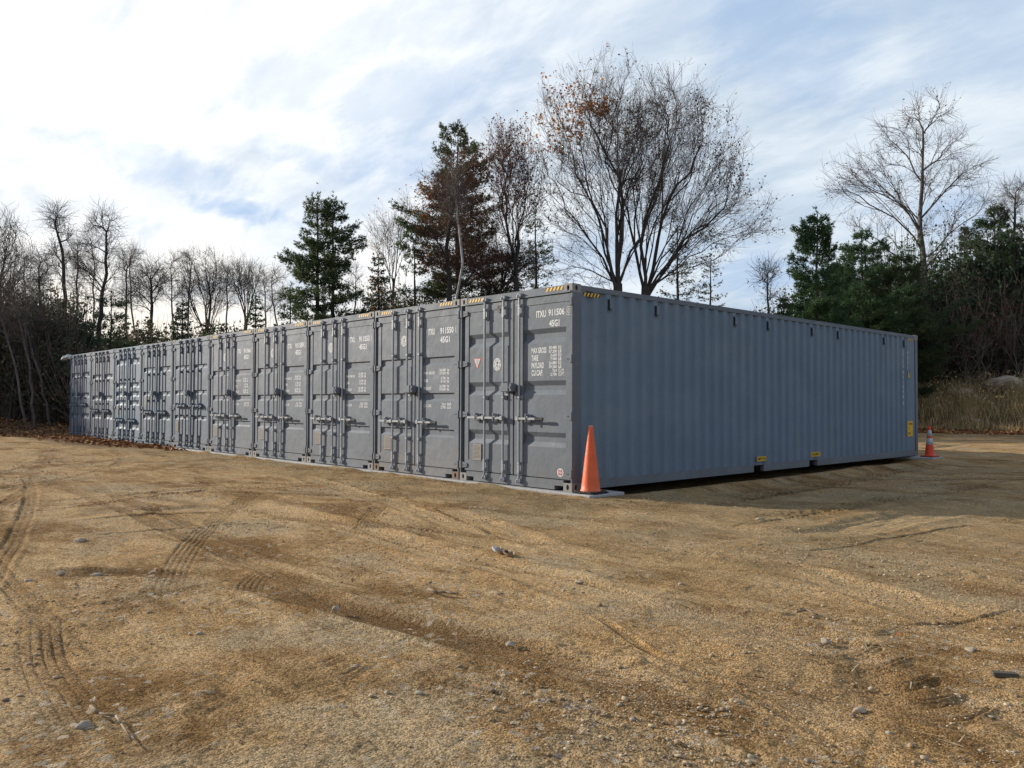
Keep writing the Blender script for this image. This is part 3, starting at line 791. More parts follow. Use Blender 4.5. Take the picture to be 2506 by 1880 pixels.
            for a, b_, w, z in (('30.480', 'kg', .165, 1.742), ('67.200', 'lb', .165, 1.690), ('3.700', 'kg', .13, 1.608), ('8.160', 'lb', .13, 1.556),
                                ('26.780', 'kg', .165, 1.476), ('59.040', 'lb', .165, 1.424), ('76.4', 'cu.m.', .10, 1.180), ('2.700', 'cu.ft.', .13, 1.128)):
                T(a, -.355-w, z, w, .046, .026, yy_); T(b_, -.32, z, .055 if len(b_) == 2 else .12, .046, .026, yy_)
        for (a, b_, c, d) in ((bx0, bx1, bz0, bz0+.006), (bx0, bx1, bz1-.006, bz1), (bx0, bx0+.005, bz0, bz1), (bx1-.005, bx1, bz0, bz1)):
            ink.quad((a, yb, c), (b_, yb, c), (b_, yb, d), (a, yb, d))
        ink.build('check_digit', M_white, dr)
        # round inspection seal
        cx, cz = (-1.565, 1.815) if idx == 0 else (-1.535, 2.30)
        q = MB(); n = 28; q.add([(cx+.088*math.cos(2*math.pi*k/n), .0095, cz+.095*math.sin(2*math.pi*k/n)) for k in range(n)], [tuple(range(n))])
        o = q.build('round_seal', M_white, dl); q = MB()
        for k in range(n):
            a, b_ = 2*math.pi*k/n, 2*math.pi*(k+1)/n
            if k % 4 != 3: q.add([(cx+r_*math.cos(t), .0085, cz+r_*1.08*math.sin(t)) for r_, t in ((.068, a), (.076, a), (.076, b_), (.068, b_))], [(0, 1, 2, 3)])
            q.add([(cx+r_*math.cos(t), .0085, cz+r_*1.08*math.sin(t)) for r_, t in ((.052, a), (.057, a), (.057, b_), (.052, b_))], [(0, 1, 2, 3)])
        text_into(q, 'AB', .056, .034, (cx-.028, .0085, cz+.006), (1, 0, 0), (0, 0, 1), .03)
        text_into(q, 'S', .030, .030, (cx-.030, .0085, cz-.034), (1, 0, 0), (0, 0, 1), .03)
        q.box(cx-.003, cx+.003, .008, .009, cz-.052, cz+.052); q.box(cx+.008, cx+.034, .008, .009, cz-.030, cz-.022); q.box(cx+.012, cx+.024, .008, .009, cz-.016, cz-.008)
        q.build('seal_emblem', M_dark, o)
    if name_no:
        q = MB(); text_into(q, name_no, .150, .125, (-1.570, -.0015, 2.593 if idx == 0 else 2.585), (1, 0, 0), (0, 0, 1), .045)
        q.build('bay_number', M_black, dl)
    if idx < 5:
        for P_ in ((-2.235, .0025, 2.812), (-.520, .0025, 2.822)):
            ya, ka = MB(), MB(); hazard(ya, ka, P_, (1, 0, 0), (0, 0, 1), .35, .052)
            k_ = ka.build('hazard_stripes', M_black, root); ya.build('yellow_bars', M_yellow, k_)
    if idx == 0:
        q = MB(); q.add([(-2.125, .0095, 1.925), (-1.940, .0095, 1.925), (-2.032, .0095, 1.745)], [(0, 2, 1)])
        o = q.build('warning_triangle', M_red, dl)
        q = MB(); q.add([(-2.103, .0085, 1.912), (-1.962, .0085, 1.912), (-2.032, .0085, 1.775)], [(0, 2, 1)]); o2 = q.build('triangle_face', M_white, o)
        q = MB()
        for i_, w in enumerate((.09, .075, .06, .045, .03, .02)): q.box(-2.032-w/2, -2.032+w/2, .0070, .0080, 1.895-i_*.017, 1.902-i_*.017)
        q.build('triangle_text', M_dark, o)
        n = 24; cx, cz = -.225, .255
        def disc(r0, y, name, mm, par):
            q = MB(); q.add([(cx+r0*math.cos(2*math.pi*k/n), y, cz+r0*math.sin(2*math.pi*k/n)) for k in range(n)], [tuple(range(n))]); return q.build(name, mm, par)
        o = disc(.060, .0035, 'round_sticker', M_white, dr); disc(.046, .0028, 'sticker_centre', M_red, o)
        q = MB(); text_into(q, 'cmc', .085, .026, (cx-.0425, .0020, cz-.013), (1, 0, 0), (0, 0, 1), .02)
        q.box(cx-.006, cx+.006, .0018, .0024, cz-.046, cz-.018); q.box(cx-.006, cx+.006, .0018, .0024, cz+.018, cz+.046); q.build('sticker_letters', M_white, o)
        # the long side: vents, hazard stripes, decals, stacked code
        for yv in (.80, 1.91, 4.13, 5.24, 6.91, 8.02, 10.27, 11.38):
            q = MB(); x = -.012
            q.box(x, x+.012, yv-.035, yv+.035, 2.555, 2.745, .003); q.box(x+.012, x+.046, yv-.026, yv+.034, 2.60, 2.72, .006)
            q.add([(x+.012, yv-.02, 2.60), (x+.040, yv-.012, 2.60), (x+.012, yv-.02, 2.565), (x+.040, yv+.022, 2.60), (x+.012, yv+.03, 2.60), (x+.012, yv+.03, 2.565)], [(0, 1, 2), (1, 3, 5, 2), (3, 4, 5)])
            vt = q.build('vent', M_side_skylit, root)
            q = MB(); q.box(x+.011, x+.036, yv-.037, yv-.0265, 2.585, 2.735); q.box(x+.011, x+.030, yv-.037, yv+.025, 2.578, 2.592); q.build('vent_dark_edge', M_black, vt)  # black L along the cover's near edge and bottom
        for P_, w_, h_ in (((-.0065, .235, 2.738), .35, .052), ((-.0065, 11.63, 2.745), .29, .048)):
            ya, ka = MB(), MB(); hazard(ya, ka, P_, (0, 1, 0), (0, 0, 1), w_, h_)
            k_ = ka.build('hazard_stripes', M_black, root); ya.build('yellow_bars', M_yellow, k_)
        for (y0, w, s) in ((4.86, .31, 'EMPTY ON'), (6.86, .38, 'FOR EMPTY')):
            q = MB(); q.box(-.012, -.0045, y0, y0+w, .200, .285); o = q.build('yellow_decal', M_yellow, root)
            q = MB(); text_into(q, s, w-.05, .05, (-.0030, y0+.025, .217), (0, 1, 0), (0, 0, 1), .02); q.build('decal_letters', M_black, o)
        q = MB(); q.box(-.012, -.0045, 11.57, 11.88, .48, .84); o = q.build('yellow_decal', M_yellow, root); q = MB()
        for s, w, z in (('TION', .24, .745), ('T', .07, .635), ('GH', .13, .525)): text_into(q, s, w, .058, (-.0030, 11.61, z), (0, 1, 0), (0, 0, 1), .025)
        q.build('decal_letters', M_black, o)
        q = MB(); q.box(-.012, -.0045, 11.60, 11.71, 1.85, 2.03, .004); o = q.build('small_decal', M_black, root)
        q = MB(); q.box(-.0045, -.0035, 11.61, 11.70, 1.86, 1.97); q.build('decal_yellow_field', M_yellow, o)
        q = MB(); q.box(-.0045, -.0035, 11.615, 11.665, 1.985, 2.018); q.build('decal_white_mark', M_white, o)
        q = MB(); text_into(q, 'T', .045, .07, (-.0025, 11.63, 1.88), (0, 1, 0), (0, 0, 1), .02); q.build('decal_letters', M_black, o)
        q = MB(); z = 2.44
        for ch in 'ITXU 911506 0':
            if ch == ' ': z -= .05; continue
            text_into(q, ch, .020 if ch in 'I1' else .062, .088, (-.0095, 11.32+(.02 if ch in 'I1' else 0), z-.012), (0, 1, 0), (0, 0, 1), .015); z -= .111
        q.build('side_owner_code', M_white, root); q = MB(); z = 2.42
        for ch in '45G1':
            text_into(q, ch, .018 if ch == '1' else .05, .088, (-.0095, 11.60, z-.01), (0, 1, 0), (0, 0, 1), .015); z -= .115
        q.build('side_size_code', M_white, root)
    return root

def slots(tops, dep=.040, sl=.07):
    return [(t, t-sl, b+sl, b, dep) for t, b in tops]
R99 = slots(((2.30, 2.09), (1.55, 1.345), (.81, .60)))
R98 = [(t, t-.022, b+.040, b, .030) for t, b in ((1.99, 1.85), (1.39, 1.255), (.79, .655))]
CONT = [
 ('99', 'grey shipping container marked 99 at the near end, its long ribbed side showing', R99, 1.00, 3, (1.31,), dict(rodmat=M_galv, code='911506', plate=(-2.12, -1.92, .33, .585))),
 ('98', 'grey container marked 98 with muddy rust-stained bottom corners, next to 99', R98, .90, 3, (2.05, .61), dict(rodmat=M_galv, code='911550', plate=(-2.11, -1.90, .39, .64))),
 ('97', 'grey container marked 97, lettered 911553 on its right door', R98, .90, 3, (2.05, .61), dict(rodmat=M_galv, code='911553', plate=(-2.11, -1.90, .39, .64))),
 ('96', 'grey container lettered 911559 on its right door, just beyond the one marked 97', R98, .90, 3, (2.05, .61), dict(rodmat=M_galv, code='911559', plate=(-2.11, -1.90, .39, .64))),
 ('95', 'grey container lettered 911566, farthest one with white lettering and hazard stripes', R98, .90, 3, (2.05, .61), dict(rodmat=M_galv, code='911566', plate=(-2.11, -1.90, .39, .64))),
 ('94', 'grey-blue container without white lettering, next to the one lettered 911566', [(t, t-.025, b+.045, b, .032) for t, b in ((2.19, 2.08), (1.53, 1.41), (.87, .75))], 1.12, 4, (2.02, .86), dict(rodmat=M_paint[5], code=None, plate=(-2.16, -1.97, .44, .69))),
 (None, 'slate container with its data plate at mid height, beside the one with five door ribs', [(t, t-.03, b+.05, b, .034) for t, b in ((2.21, 2.06), (1.51, 1.38), (.85, .71))], .92, 4, (2.0, 1.25), dict(rodmat=M_paint[6], code=None, plate=(-2.10, -1.94, 1.11, 1.36))),
 (None, 'pale blue-grey container with five ribs across each door', slots(((2.54, 2.34), (1.81, 1.64), (1.54, 1.36), (1.27, 1.10), (.60, .38)), .040, .06), .65, 4, (1.9, 1.0), dict(rodmat=M_paint[7], code=None, plate=(-2.16, -1.99, .82, 1.05))),
 (None, 'grey container second from the far left end, with a black padlock on its doors', slots(((2.12, 1.95), (1.42, 1.25), (.84, .65)), .040, .06), .915, 4, (1.9, 1.15), dict(rodmat=M_paint[8], code=None, plate=(-2.06, -1.94, .36, .55))),
 (None, 'blue-grey container at the far left end of the row, beside the woods', slots(((2.24, 2.05), (1.53, 1.36), (.82, .64)), .040, .06), 1.11, 4, (2.05, 1.35), dict(rodmat=M_paint[9], code=None, plate=(-2.12, -2.0, .35, .61))),
]
for i, (no, lab, recs, hz, rods, brk, st) in enumerate(CONT): container(i, no, lab, recs, hz, rods, brk, st)

# floodlight pair at the far left end of the row
def security_light():
    x = -9*PIT-WID; root = empty('security_light', (x, .05, 2.78)); root.scale = (.72, .72, .72); tag(root, 'white twin-head floodlight fixed to the top corner of the last container', 'floodlight')
    mw = mat('lamp_white', (.75, .76, .78), .4, 0, .1, 20)
    q = MB(); q.box(-.09, 0, -.06, .06, -.06, .06, .01); q.cyl((-.05, 0, .0), (-.18, -.05, .06), .02); q.cyl((-.05, 0, 0), (-.20, -.10, -.02), .02); q.build('bracket', mw, root)
    for (dx, dy, dz) in ((-.30, -.12, .08), (-.52, -.22, .02)):
        q = MB(); q.add([(dx-.16, dy-.14, dz-.10), (dx+.16, dy-.14, dz-.02), (dx+.16, dy+.14, dz-.02), (dx-.16, dy+.14, dz-.10),
                         (dx-.11, dy-.09, dz+.02), (dx+.12, dy-.09, dz+.12), (dx+.12, dy+.09, dz+.12), (dx-.11, dy+.09, dz+.02)],
                        [(0, 3, 2, 1), (4, 5, 6, 7), (0, 1, 5, 4), (1, 2, 6, 5), (2, 3, 7, 6), (3, 0, 4, 7)])
        q.cyl((dx+.1, dy, dz+.02), (-.05, 0, 0), .018); q.build('lamp_head', mw, root)
security_light()

# ------------------------------------------------------------------ traffic cones
def cone(name, x, y, z, H, rb, rt, bs, label, body_m, base_m, collars, rz):
    root = empty(name, (x, y, z), rz); tag(root, label, 'traffic cone', 'orange traffic cones at the container corners')
    q = MB(); h = bs/2; t = .028; c = .05
    oc = [(h, h-c), (h-c, h), (-h+c, h), (-h, h-c), (-h, -h+c), (-h+c, -h), (h-c, -h), (h, -h+c)]
    V = [(a, b, .006) for a, b in oc]+[(a, b, t-.006) for a, b in oc]+[(a*.97, b*.97, t) for a, b in oc]+[(a*.2, b*.2, t+.001) for a, b in oc]
    F = [tuple(range(8))[::-1]]
    for L_ in range(3): F += [(L_*8+k, L_*8+(k+1) % 8, L_*8+8+(k+1) % 8, L_*8+8+k) for k in range(8)]
    q.add(V, F)
    for a in (-1, 1):
        for b in (-1, 1): q.box(a*h*.8-.03, a*h*.8+.03, b*h*.8-.03, b*h*.8+.03, -.008, .008)
    q.build('base', base_m, root)
    q = MB(); prof = [(rb+.012, t), (rb+.008, t+.012), (rb, t+.022)]
    for k in range(1, 14):
        f = k/13; prof.append((rb+(rt-rb)*f, t+.022+(H-t-.022)*f))
    prof += [(rt-.004, H+.003), (rt-.008, H+.001), (rt-.010, H-.06)]
    q.lathe(prof, 40); b = q.build('body', body_m, root, True)
    q = MB(); q.lathe([(rt+.0006, H-.008), (rt+.0006, H+.001), (rt-.003, H+.0045), (rt-.009, H+.002)], 32); q.build('rim', M_conetip if body_m is M_cone else body_m, root, True)
    for (f0, f1) in collars:
        q = MB(); g = lambda f: rb+(rt-rb)*f+.0022
        q.lathe([(g(f0)-.002, t+.022+(H-t-.022)*f0), (g(f0), t+.022+(H-t-.022)*f0+.001), (g(f1), t+.022+(H-t-.022)*f1-.001), (g(f1)-.002, t+.022+(H-t-.022)*f1)], 40)
        q.build('reflective_collar', M_refl, root, True)
cone('traffic_cone', .225, .135, .004, .912, .132, .031, .365, 'tall plain faded orange cone on a black base at the near container corner', M_cone, M_rubber, (), rad(6))
cone('traffic_cone', .29, 12.10, .004, .715, .105, .026, .36, 'smaller orange cone with two grey reflective collars by the far container corner', M_cone2, mat('cone_base_red', (.55, .06, .03), .6), ((.355, .575), (.66, .86)), rad(4))

# ------------------------------------------------------------------ vegetation
def tubes(P0, P1, R0, R1, n):
    """vectorised open tubes"""
    P0 = np.asarray(P0, float); P1 = np.asarray(P1, float); R0 = np.asarray(R0, float)[:, None, None]; R1 = np.asarray(R1, float)[:, None, None]
    d = P1-P0; L = np.linalg.norm(d, axis=1, keepdims=True); L[L == 0] = 1e-6; d = d/L
    up = np.where(np.abs(d[:, 2:3]) < .9, [[0, 0, 1.]], [[1., 0, 0]]); a = np.cross(d, up); a /= np.linalg.norm(a, axis=1, keepdims=True); b = np.cross(d, a)
    t = np.arange(n)*2*math.pi/n
    ring = a[:, None, :]*np.cos(t)[None, :, None]+b[:, None, :]*np.sin(t)[None, :, None]
    V = np.concatenate([P0[:, None, :]+ring*R0, P1[:, None, :]+ring*R1], 1).reshape(-1, 3)
    k = np.arange(n); f = np.stack([k, (k+1) % n, n+(k+1) % n, n+k], -1)
    F = (np.arange(len(P0))[:, None, None]*2*n+f[None]).reshape(-1, 4)
    return V, F
def leaf_quads(P, size, rng, flat=0.0, aspect=.6, normal=None):
    n = len(P); a = rng.normal(size=(n, 3)); a[:, 2] *= (1-flat); a /= np.linalg.norm(a, axis=1, keepdims=True)
    b = rng.normal(size=(n, 3)); b[:, 2] *= (1-flat); b -= a*(a*b).sum(1, keepdims=True); b /= np.linalg.norm(b, axis=1, keepdims=True)
    s = (size*rng.uniform(.6, 1.3, n))[:, None]; c = np.cross(a, b)*s*.25
    V = np.stack([P-a*s, P-b*s*aspect+c, P+a*s, P+b*s*aspect+c], 1).reshape(-1, 3)
    F = np.arange(n*4).reshape(n, 4); return V, F
def needles(P, D, size, rng, per=6, spread=.9, w=.13):
    """tufts: thin triangles fanning out round direction D at each P"""
    n = len(P); P = np.repeat(P, per, 0); D = np.repeat(D, per, 0)
    q = D+rng.normal(size=(n*per, 3))*spread; q /= np.linalg.norm(q, axis=1, keepdims=True)
    s = (size*rng.uniform(.6, 1.2, n*per))[:, None]; side = np.cross(q, rng.normal(size=q.shape)); side /= np.linalg.norm(side, axis=1, keepdims=True)
    V = np.stack([P-side*s*w, P+side*s*w, P+q*s], 1).reshape(-1, 3)
    return V, np.arange(n*per*3).reshape(-1, 3)
def merge(parts):
    Vs = []; Fs = []; o = 0
    for V, F in parts: Vs.append(V); Fs.append(F+o); o += len(V)
    return np.concatenate(Vs), np.concatenate(Fs)

M_bark = mat('bark_grey_brown', (.075, .064, .056), .9, 0, .45, 6, None, .5, 30)
M_bark2 = mat('bark_pale', (.17, .15, .135), .85, 0, .5, 5, (.07, .06, .055))
M_birch = mat('birch_bark', (.52, .50, .47), .75, 0, .75, 4)
M_twig = mat('twig_brown', (.14, .115, .10), .85, 0, .3, 3)
M_twigr = mat('twig_red_brown', (.16, .085, .065), .85, 0, .3, 3)
M_twigp = mat('twig_pale', (.24, .20, .165), .85, 0, .3, 3)
M_pine = mat('pine_needles', (.125, .155, .060), .6, 0, .55, 1.3, (.045, .080, .035), trans=.45)
M_spruce = mat('spruce_needles', (.070, .105, .045), .6, 0, .55, 1.2, (.030, .055, .028), trans=.35)
M_spruceg = mat('young_pine_needles', (.100, .170, .065), .6, 0, .5, 1.3, (.040, .085, .038), trans=.4)
M_rustleaf = mat('rust_leaves', (.21, .090, .045), .7, 0, .6, 1.5, (.09, .050, .035), trans=.4)
M_orange = mat('orange_leaves', (.52, .22, .035), .65, 0, .5, 1.6, (.34, .10, .02), trans=.45)
M_dryleaf = mat('dry_brown_leaves', (.20, .125, .07), .8, 0, .5, 2, (.09, .05, .03), trans=.3)

def grow(base, fork_z, targets, seed, rmin=.007, kk=.46, fr0=.12, fr1=.34, wob=.10, r_tr=None, lean=None, droop=0.0, stems=6, leader=0):
    """branching skeleton from base through a fork to every target; returns segments with the number of tips they carry"""
    rng = R(seed); seg = []
    T = np.asarray(targets, float); base = np.asarray(base, float)
    c = T.mean(0)
    fork = np.array([base[0]*.8+c[0]*.2, base[1]*.8+c[1]*.2, fork_z]) if lean is None else np.array([*lean, fork_z])
    n = len(T); N0 = n
    rad_ = lambda m: rmin*max(m, 1)**kk
    k = 5; prev = base
    for i in range(1, k+1):
        f = i/k; p = base+(fork-base)*f+np.array([*(rng.normal(size=2)*.035*(fork_z-base[2])*.35), 0])*(f < 1)
        seg.append((prev, p, rad_(n)*(1.35-.35*(i-1)/k), rad_(n)*(1.35-.35*i/k), n)); prev = p
    d0 = (prev-base); d0 /= np.linalg.norm(d0)
    if leader:
        # limbs leave a central leader one after another on the way up
        zt = T[:, 2].max(); topc = T[T[:, 2] > zt-(zt-fork_z)*.25].mean(0); Lh = min(zt-.8, topc[2])-fork_z
        ks = leader; cen = T[rng.choice(n, ks, replace=False)]
        for _ in range(8):
            lab = ((T[:, None]-cen[None])**2).sum(-1).argmin(1)
            cen = np.array([T[lab == j].mean(0) if (lab == j).any() else cen[j] for j in range(ks)])
        kn = 8; wl = np.cumsum(rng.normal(size=(kn+1, 3))*[.10, .10, 0], 0); wl[0] = 0
        lp = np.array([prev+(np.array([topc[0], topc[1], fork_z+Lh])-prev)*i/kn for i in range(kn+1)])+wl*Lh/8
        lf = lambda f: np.array([np.interp(f*kn, range(kn+1), lp[:, i]) for i in range(3)])
        att = []
        for j in range(ks):
            ii = np.where(lab == j)[0]
            if len(ii) == 0: continue
            hd = np.hypot(*(cen[j]-prev)[:2]); f = np.clip((cen[j][2]-hd*rng.uniform(.75, 1.3)-fork_z)/Lh, 0, .97); att.append((f, ii))
        att.sort(key=lambda t_: t_[0]); rem = n; f0 = 0; stack = []
        for (f, ii) in att:
            m_ = max(1, int(math.ceil((f-f0)*kn)))
            for q_ in range(m_):
                g0 = f0+(f-f0)*q_/m_; g1 = f0+(f-f0)*(q_+1)/m_
                if g1 > g0: seg.append((lf(g0), lf(g1), rad_(rem)*(1-.1*q_/m_), rad_(rem)*(1-.1*(q_+1)/m_), max(rem, 12)))
            q0 = lf(f); dj = T[ii].mean(0)-q0; dj /= np.linalg.norm(dj)+1e-9; dj = dj*.8+np.array([0, 0, .15]); dj /= np.linalg.norm(dj)
            stack.append((q0, dj, ii, 3)); rem = max(1, rem-len(ii)); f0 = f
    else:
        stack = []
        ks = stems if n > 60 else 2
        u0 = (T-prev)/np.linalg.norm(T-prev, axis=1, keepdims=True); cen = u0[rng.choice(n, ks, replace=False)]
        for _ in range(6):
            lab = ((u0[:, None]-cen[None])**2).sum(-1).argmin(1)
            cen = np.array([u0[lab == j].mean(0) if (lab == j).any() else cen[j] for j in range(ks)])
        for j in range(ks):
            ii = np.where(lab == j)[0]
            if len(ii) == 0: continue
            q0 = base+(prev-base)*rng.uniform(.78, 1.0); dj = d0*.75+cen[j]*.5; dj /= np.linalg.norm(dj)
            stack.append((q0, dj, ii, 1))
    while stack:
        p, d, idx, lv = stack.pop(); m = len(idx)
        if m == 1:
            t = T[idx[0]]; v = t-p; L = np.linalg.norm(v)
            if L < 1e-3: continue
            mid = p+v*.5+d*L*.10+rng.normal(size=3)*L*.05
            seg.append((p, mid, rad_(1)*1.1, rad_(1)*.9, 1)); seg.append((mid, t, rad_(1)*.9, rad_(1)*.45, 1)); continue
        Q = T[idx]; c = Q.mean(0); v = c-p; L = np.linalg.norm(v)+1e-6
        fr = fr0+(fr1-fr0)*min(1, lv/7); 
        nd = v/L*.55+d*.45+rng.normal(size=3)*wob*(.25+.12*min(lv, 6)); nd[2] += .05; nd /= np.linalg.norm(nd)
        q = p+nd*L*fr*rng.uniform(.75, 1.25)
        seg.append((p, q, rad_(m)*1.04, rad_(m)*.96, m))
        # split by direction
        u = Q-q; u = u/(np.linalg.norm(u, axis=1, keepdims=True)+1e-9)
        uc = u-u.mean(0); 
        w_ = rng.normal(size=3)
        for _ in range(3): w_ = uc.T@(uc@w_); w_ /= np.linalg.norm(w_)+1e-12
        w_ = w_+rng.normal(size=3)*.25
        s = uc@w_; th = np.quantile(s, rng.choice([rng.uniform(.15, .38), rng.uniform(.62, .85)])); a = idx[s <= th]; b = idx[s > th]
        if len(a) == 0 or len(b) == 0: a, b = idx[:m//2], idx[m//2:]
        stack.append((q, nd, a, lv+1)); stack.append((q, nd, b, lv+1))
    return seg
def deciduous(name, label, cat, depth, base_uv, fork_v, lobes, n, seed, rmin=.007, bark=None, twig=None, leaves=None, tw=2, group=None, fr0=.12, fr1=.34, kk=.46, thick=.9, twl=.45, up=.55, lean_u=None, trunk_split=.02, leaf_size=.06, wob=.10, stems=6, leader=0):
    """lobes: crown volumes (u, v, ru, rv, weight) surveyed at this tree's distance"""
    rng = R(seed); bark = bark or M_bark; twig = twig or M_twig
    b = at(base_uv[0], 880, depth); gz = ground_z(b[0], b[1])-.05; base = np.array([b[0], b[1], gz])
    m_per = depth*K/FPX
    fwh = np.array([FW[0], FW[1], 0]); fwh /= np.linalg.norm(fwh)
    wts = np.array([l[4]*l[2]*l[3] for l in lobes], float); wts /= wts.sum()
    T = []
    for l, w in zip(lobes, wts):
        k = max(3, int(n*w)); q = rng.normal(size=(k, 3)); q /= np.linalg.norm(q, axis=1, keepdims=True); q *= (rng.uniform(0, 1, k)**.42)[:, None]
        for (x, y, zz) in q: T.append(at(l[0]+x*l[2], l[1]+y*l[3], depth)+fwh*zz*l[2]*m_per*thick)
    T = np.array(T); fz = at(base_uv[0], fork_v, depth)[2]
    lean = None
    if lean_u is not None: p = at(lean_u, fork_v, depth); lean = (p[0], p[1])
    seg = grow(base, max(fz, gz+.6), T, seed+1, rmin, kk, fr0, fr1, lean=lean, wob=wob, stems=stems, leader=leader)
    root = empty(name, tuple(base)); tag(root, label, cat, group)
    P0 = np.array([s[0] for s in seg])-base; P1 = np.array([s[1] for s in seg])-base; R0 = np.array([s[2] for s in seg]); R1 = np.array([s[3] for s in seg]); C = np.array([s[4] for s in seg])
    big = C > max(10, len(T)*trunk_split)
    V, F = tubes(P0[big], P1[big], R0[big], R1[big], 8); bulk('trunk', V, F, bark, root, True)
    parts = [tubes(P0[~big], P1[~big], R0[~big], R1[~big], 3)]
    # fine twigs off the outer segments
    out = np.where((C <= 3))[0]; ends = []
    if tw:
        I = np.repeat(out, tw); f = rng.uniform(.2, 1, len(I))[:, None]; p = P0[I]*(1-f)+P1[I]*f
        d = P1[I]-P0[I]; d /= np.linalg.norm(d, axis=1, keepdims=True)+1e-9
        q = d*.7+rng.normal(size=p.shape)*.5; q[:, 2] += up*.5; q /= np.linalg.norm(q, axis=1, keepdims=True)
        L = twl*rng.uniform(.4, 1.2, len(I))[:, None]; e = p+q*L; q2 = q+rng.normal(size=p.shape)*.25; e2 = e+q2*L*.6
        tr_ = max(rmin*.75, .0052); parts.append(tubes(p, e, np.full(len(I), tr_), np.full(len(I), tr_*.85), 3)); parts.append(tubes(e, e2, np.full(len(I), tr_*.85), np.full(len(I), tr_*.5), 3))
        ends = np.concatenate([e, e2])
    V, F = merge(parts); bulk('branches', V, F, twig, root)
    if leaves:
        for (mm, cnt, fn, sz) in leaves:
            src = ends if len(ends) else P1[out]
            if fn is not None:
                c = src+base-CAM; dep = c@FW; uu = (CX0+FPX*(c@RT)/dep)/K; vv = (CY0-FPX*(c@UP)/dep)/K
                w = fn(uu, vv); w = np.clip(w, 0, 1)
            else: w = np.ones(len(src))
            # leaves hang in patches
            cl = np.clip(.35+1.6*fbm(src[:, 0]*.8+seed, src[:, 2]*.8, 3, seed), .02, 1)
            w = w*cl
            if w.sum() <= 0: continue
            I = rng.choice(len(src), cnt, p=w/w.sum()); P = src[I]+rng.normal(size=(cnt, 3))*.07
            V, F = leaf_quads(P, sz, rng); bulk('leaves', V, F, mm, root)
    return root

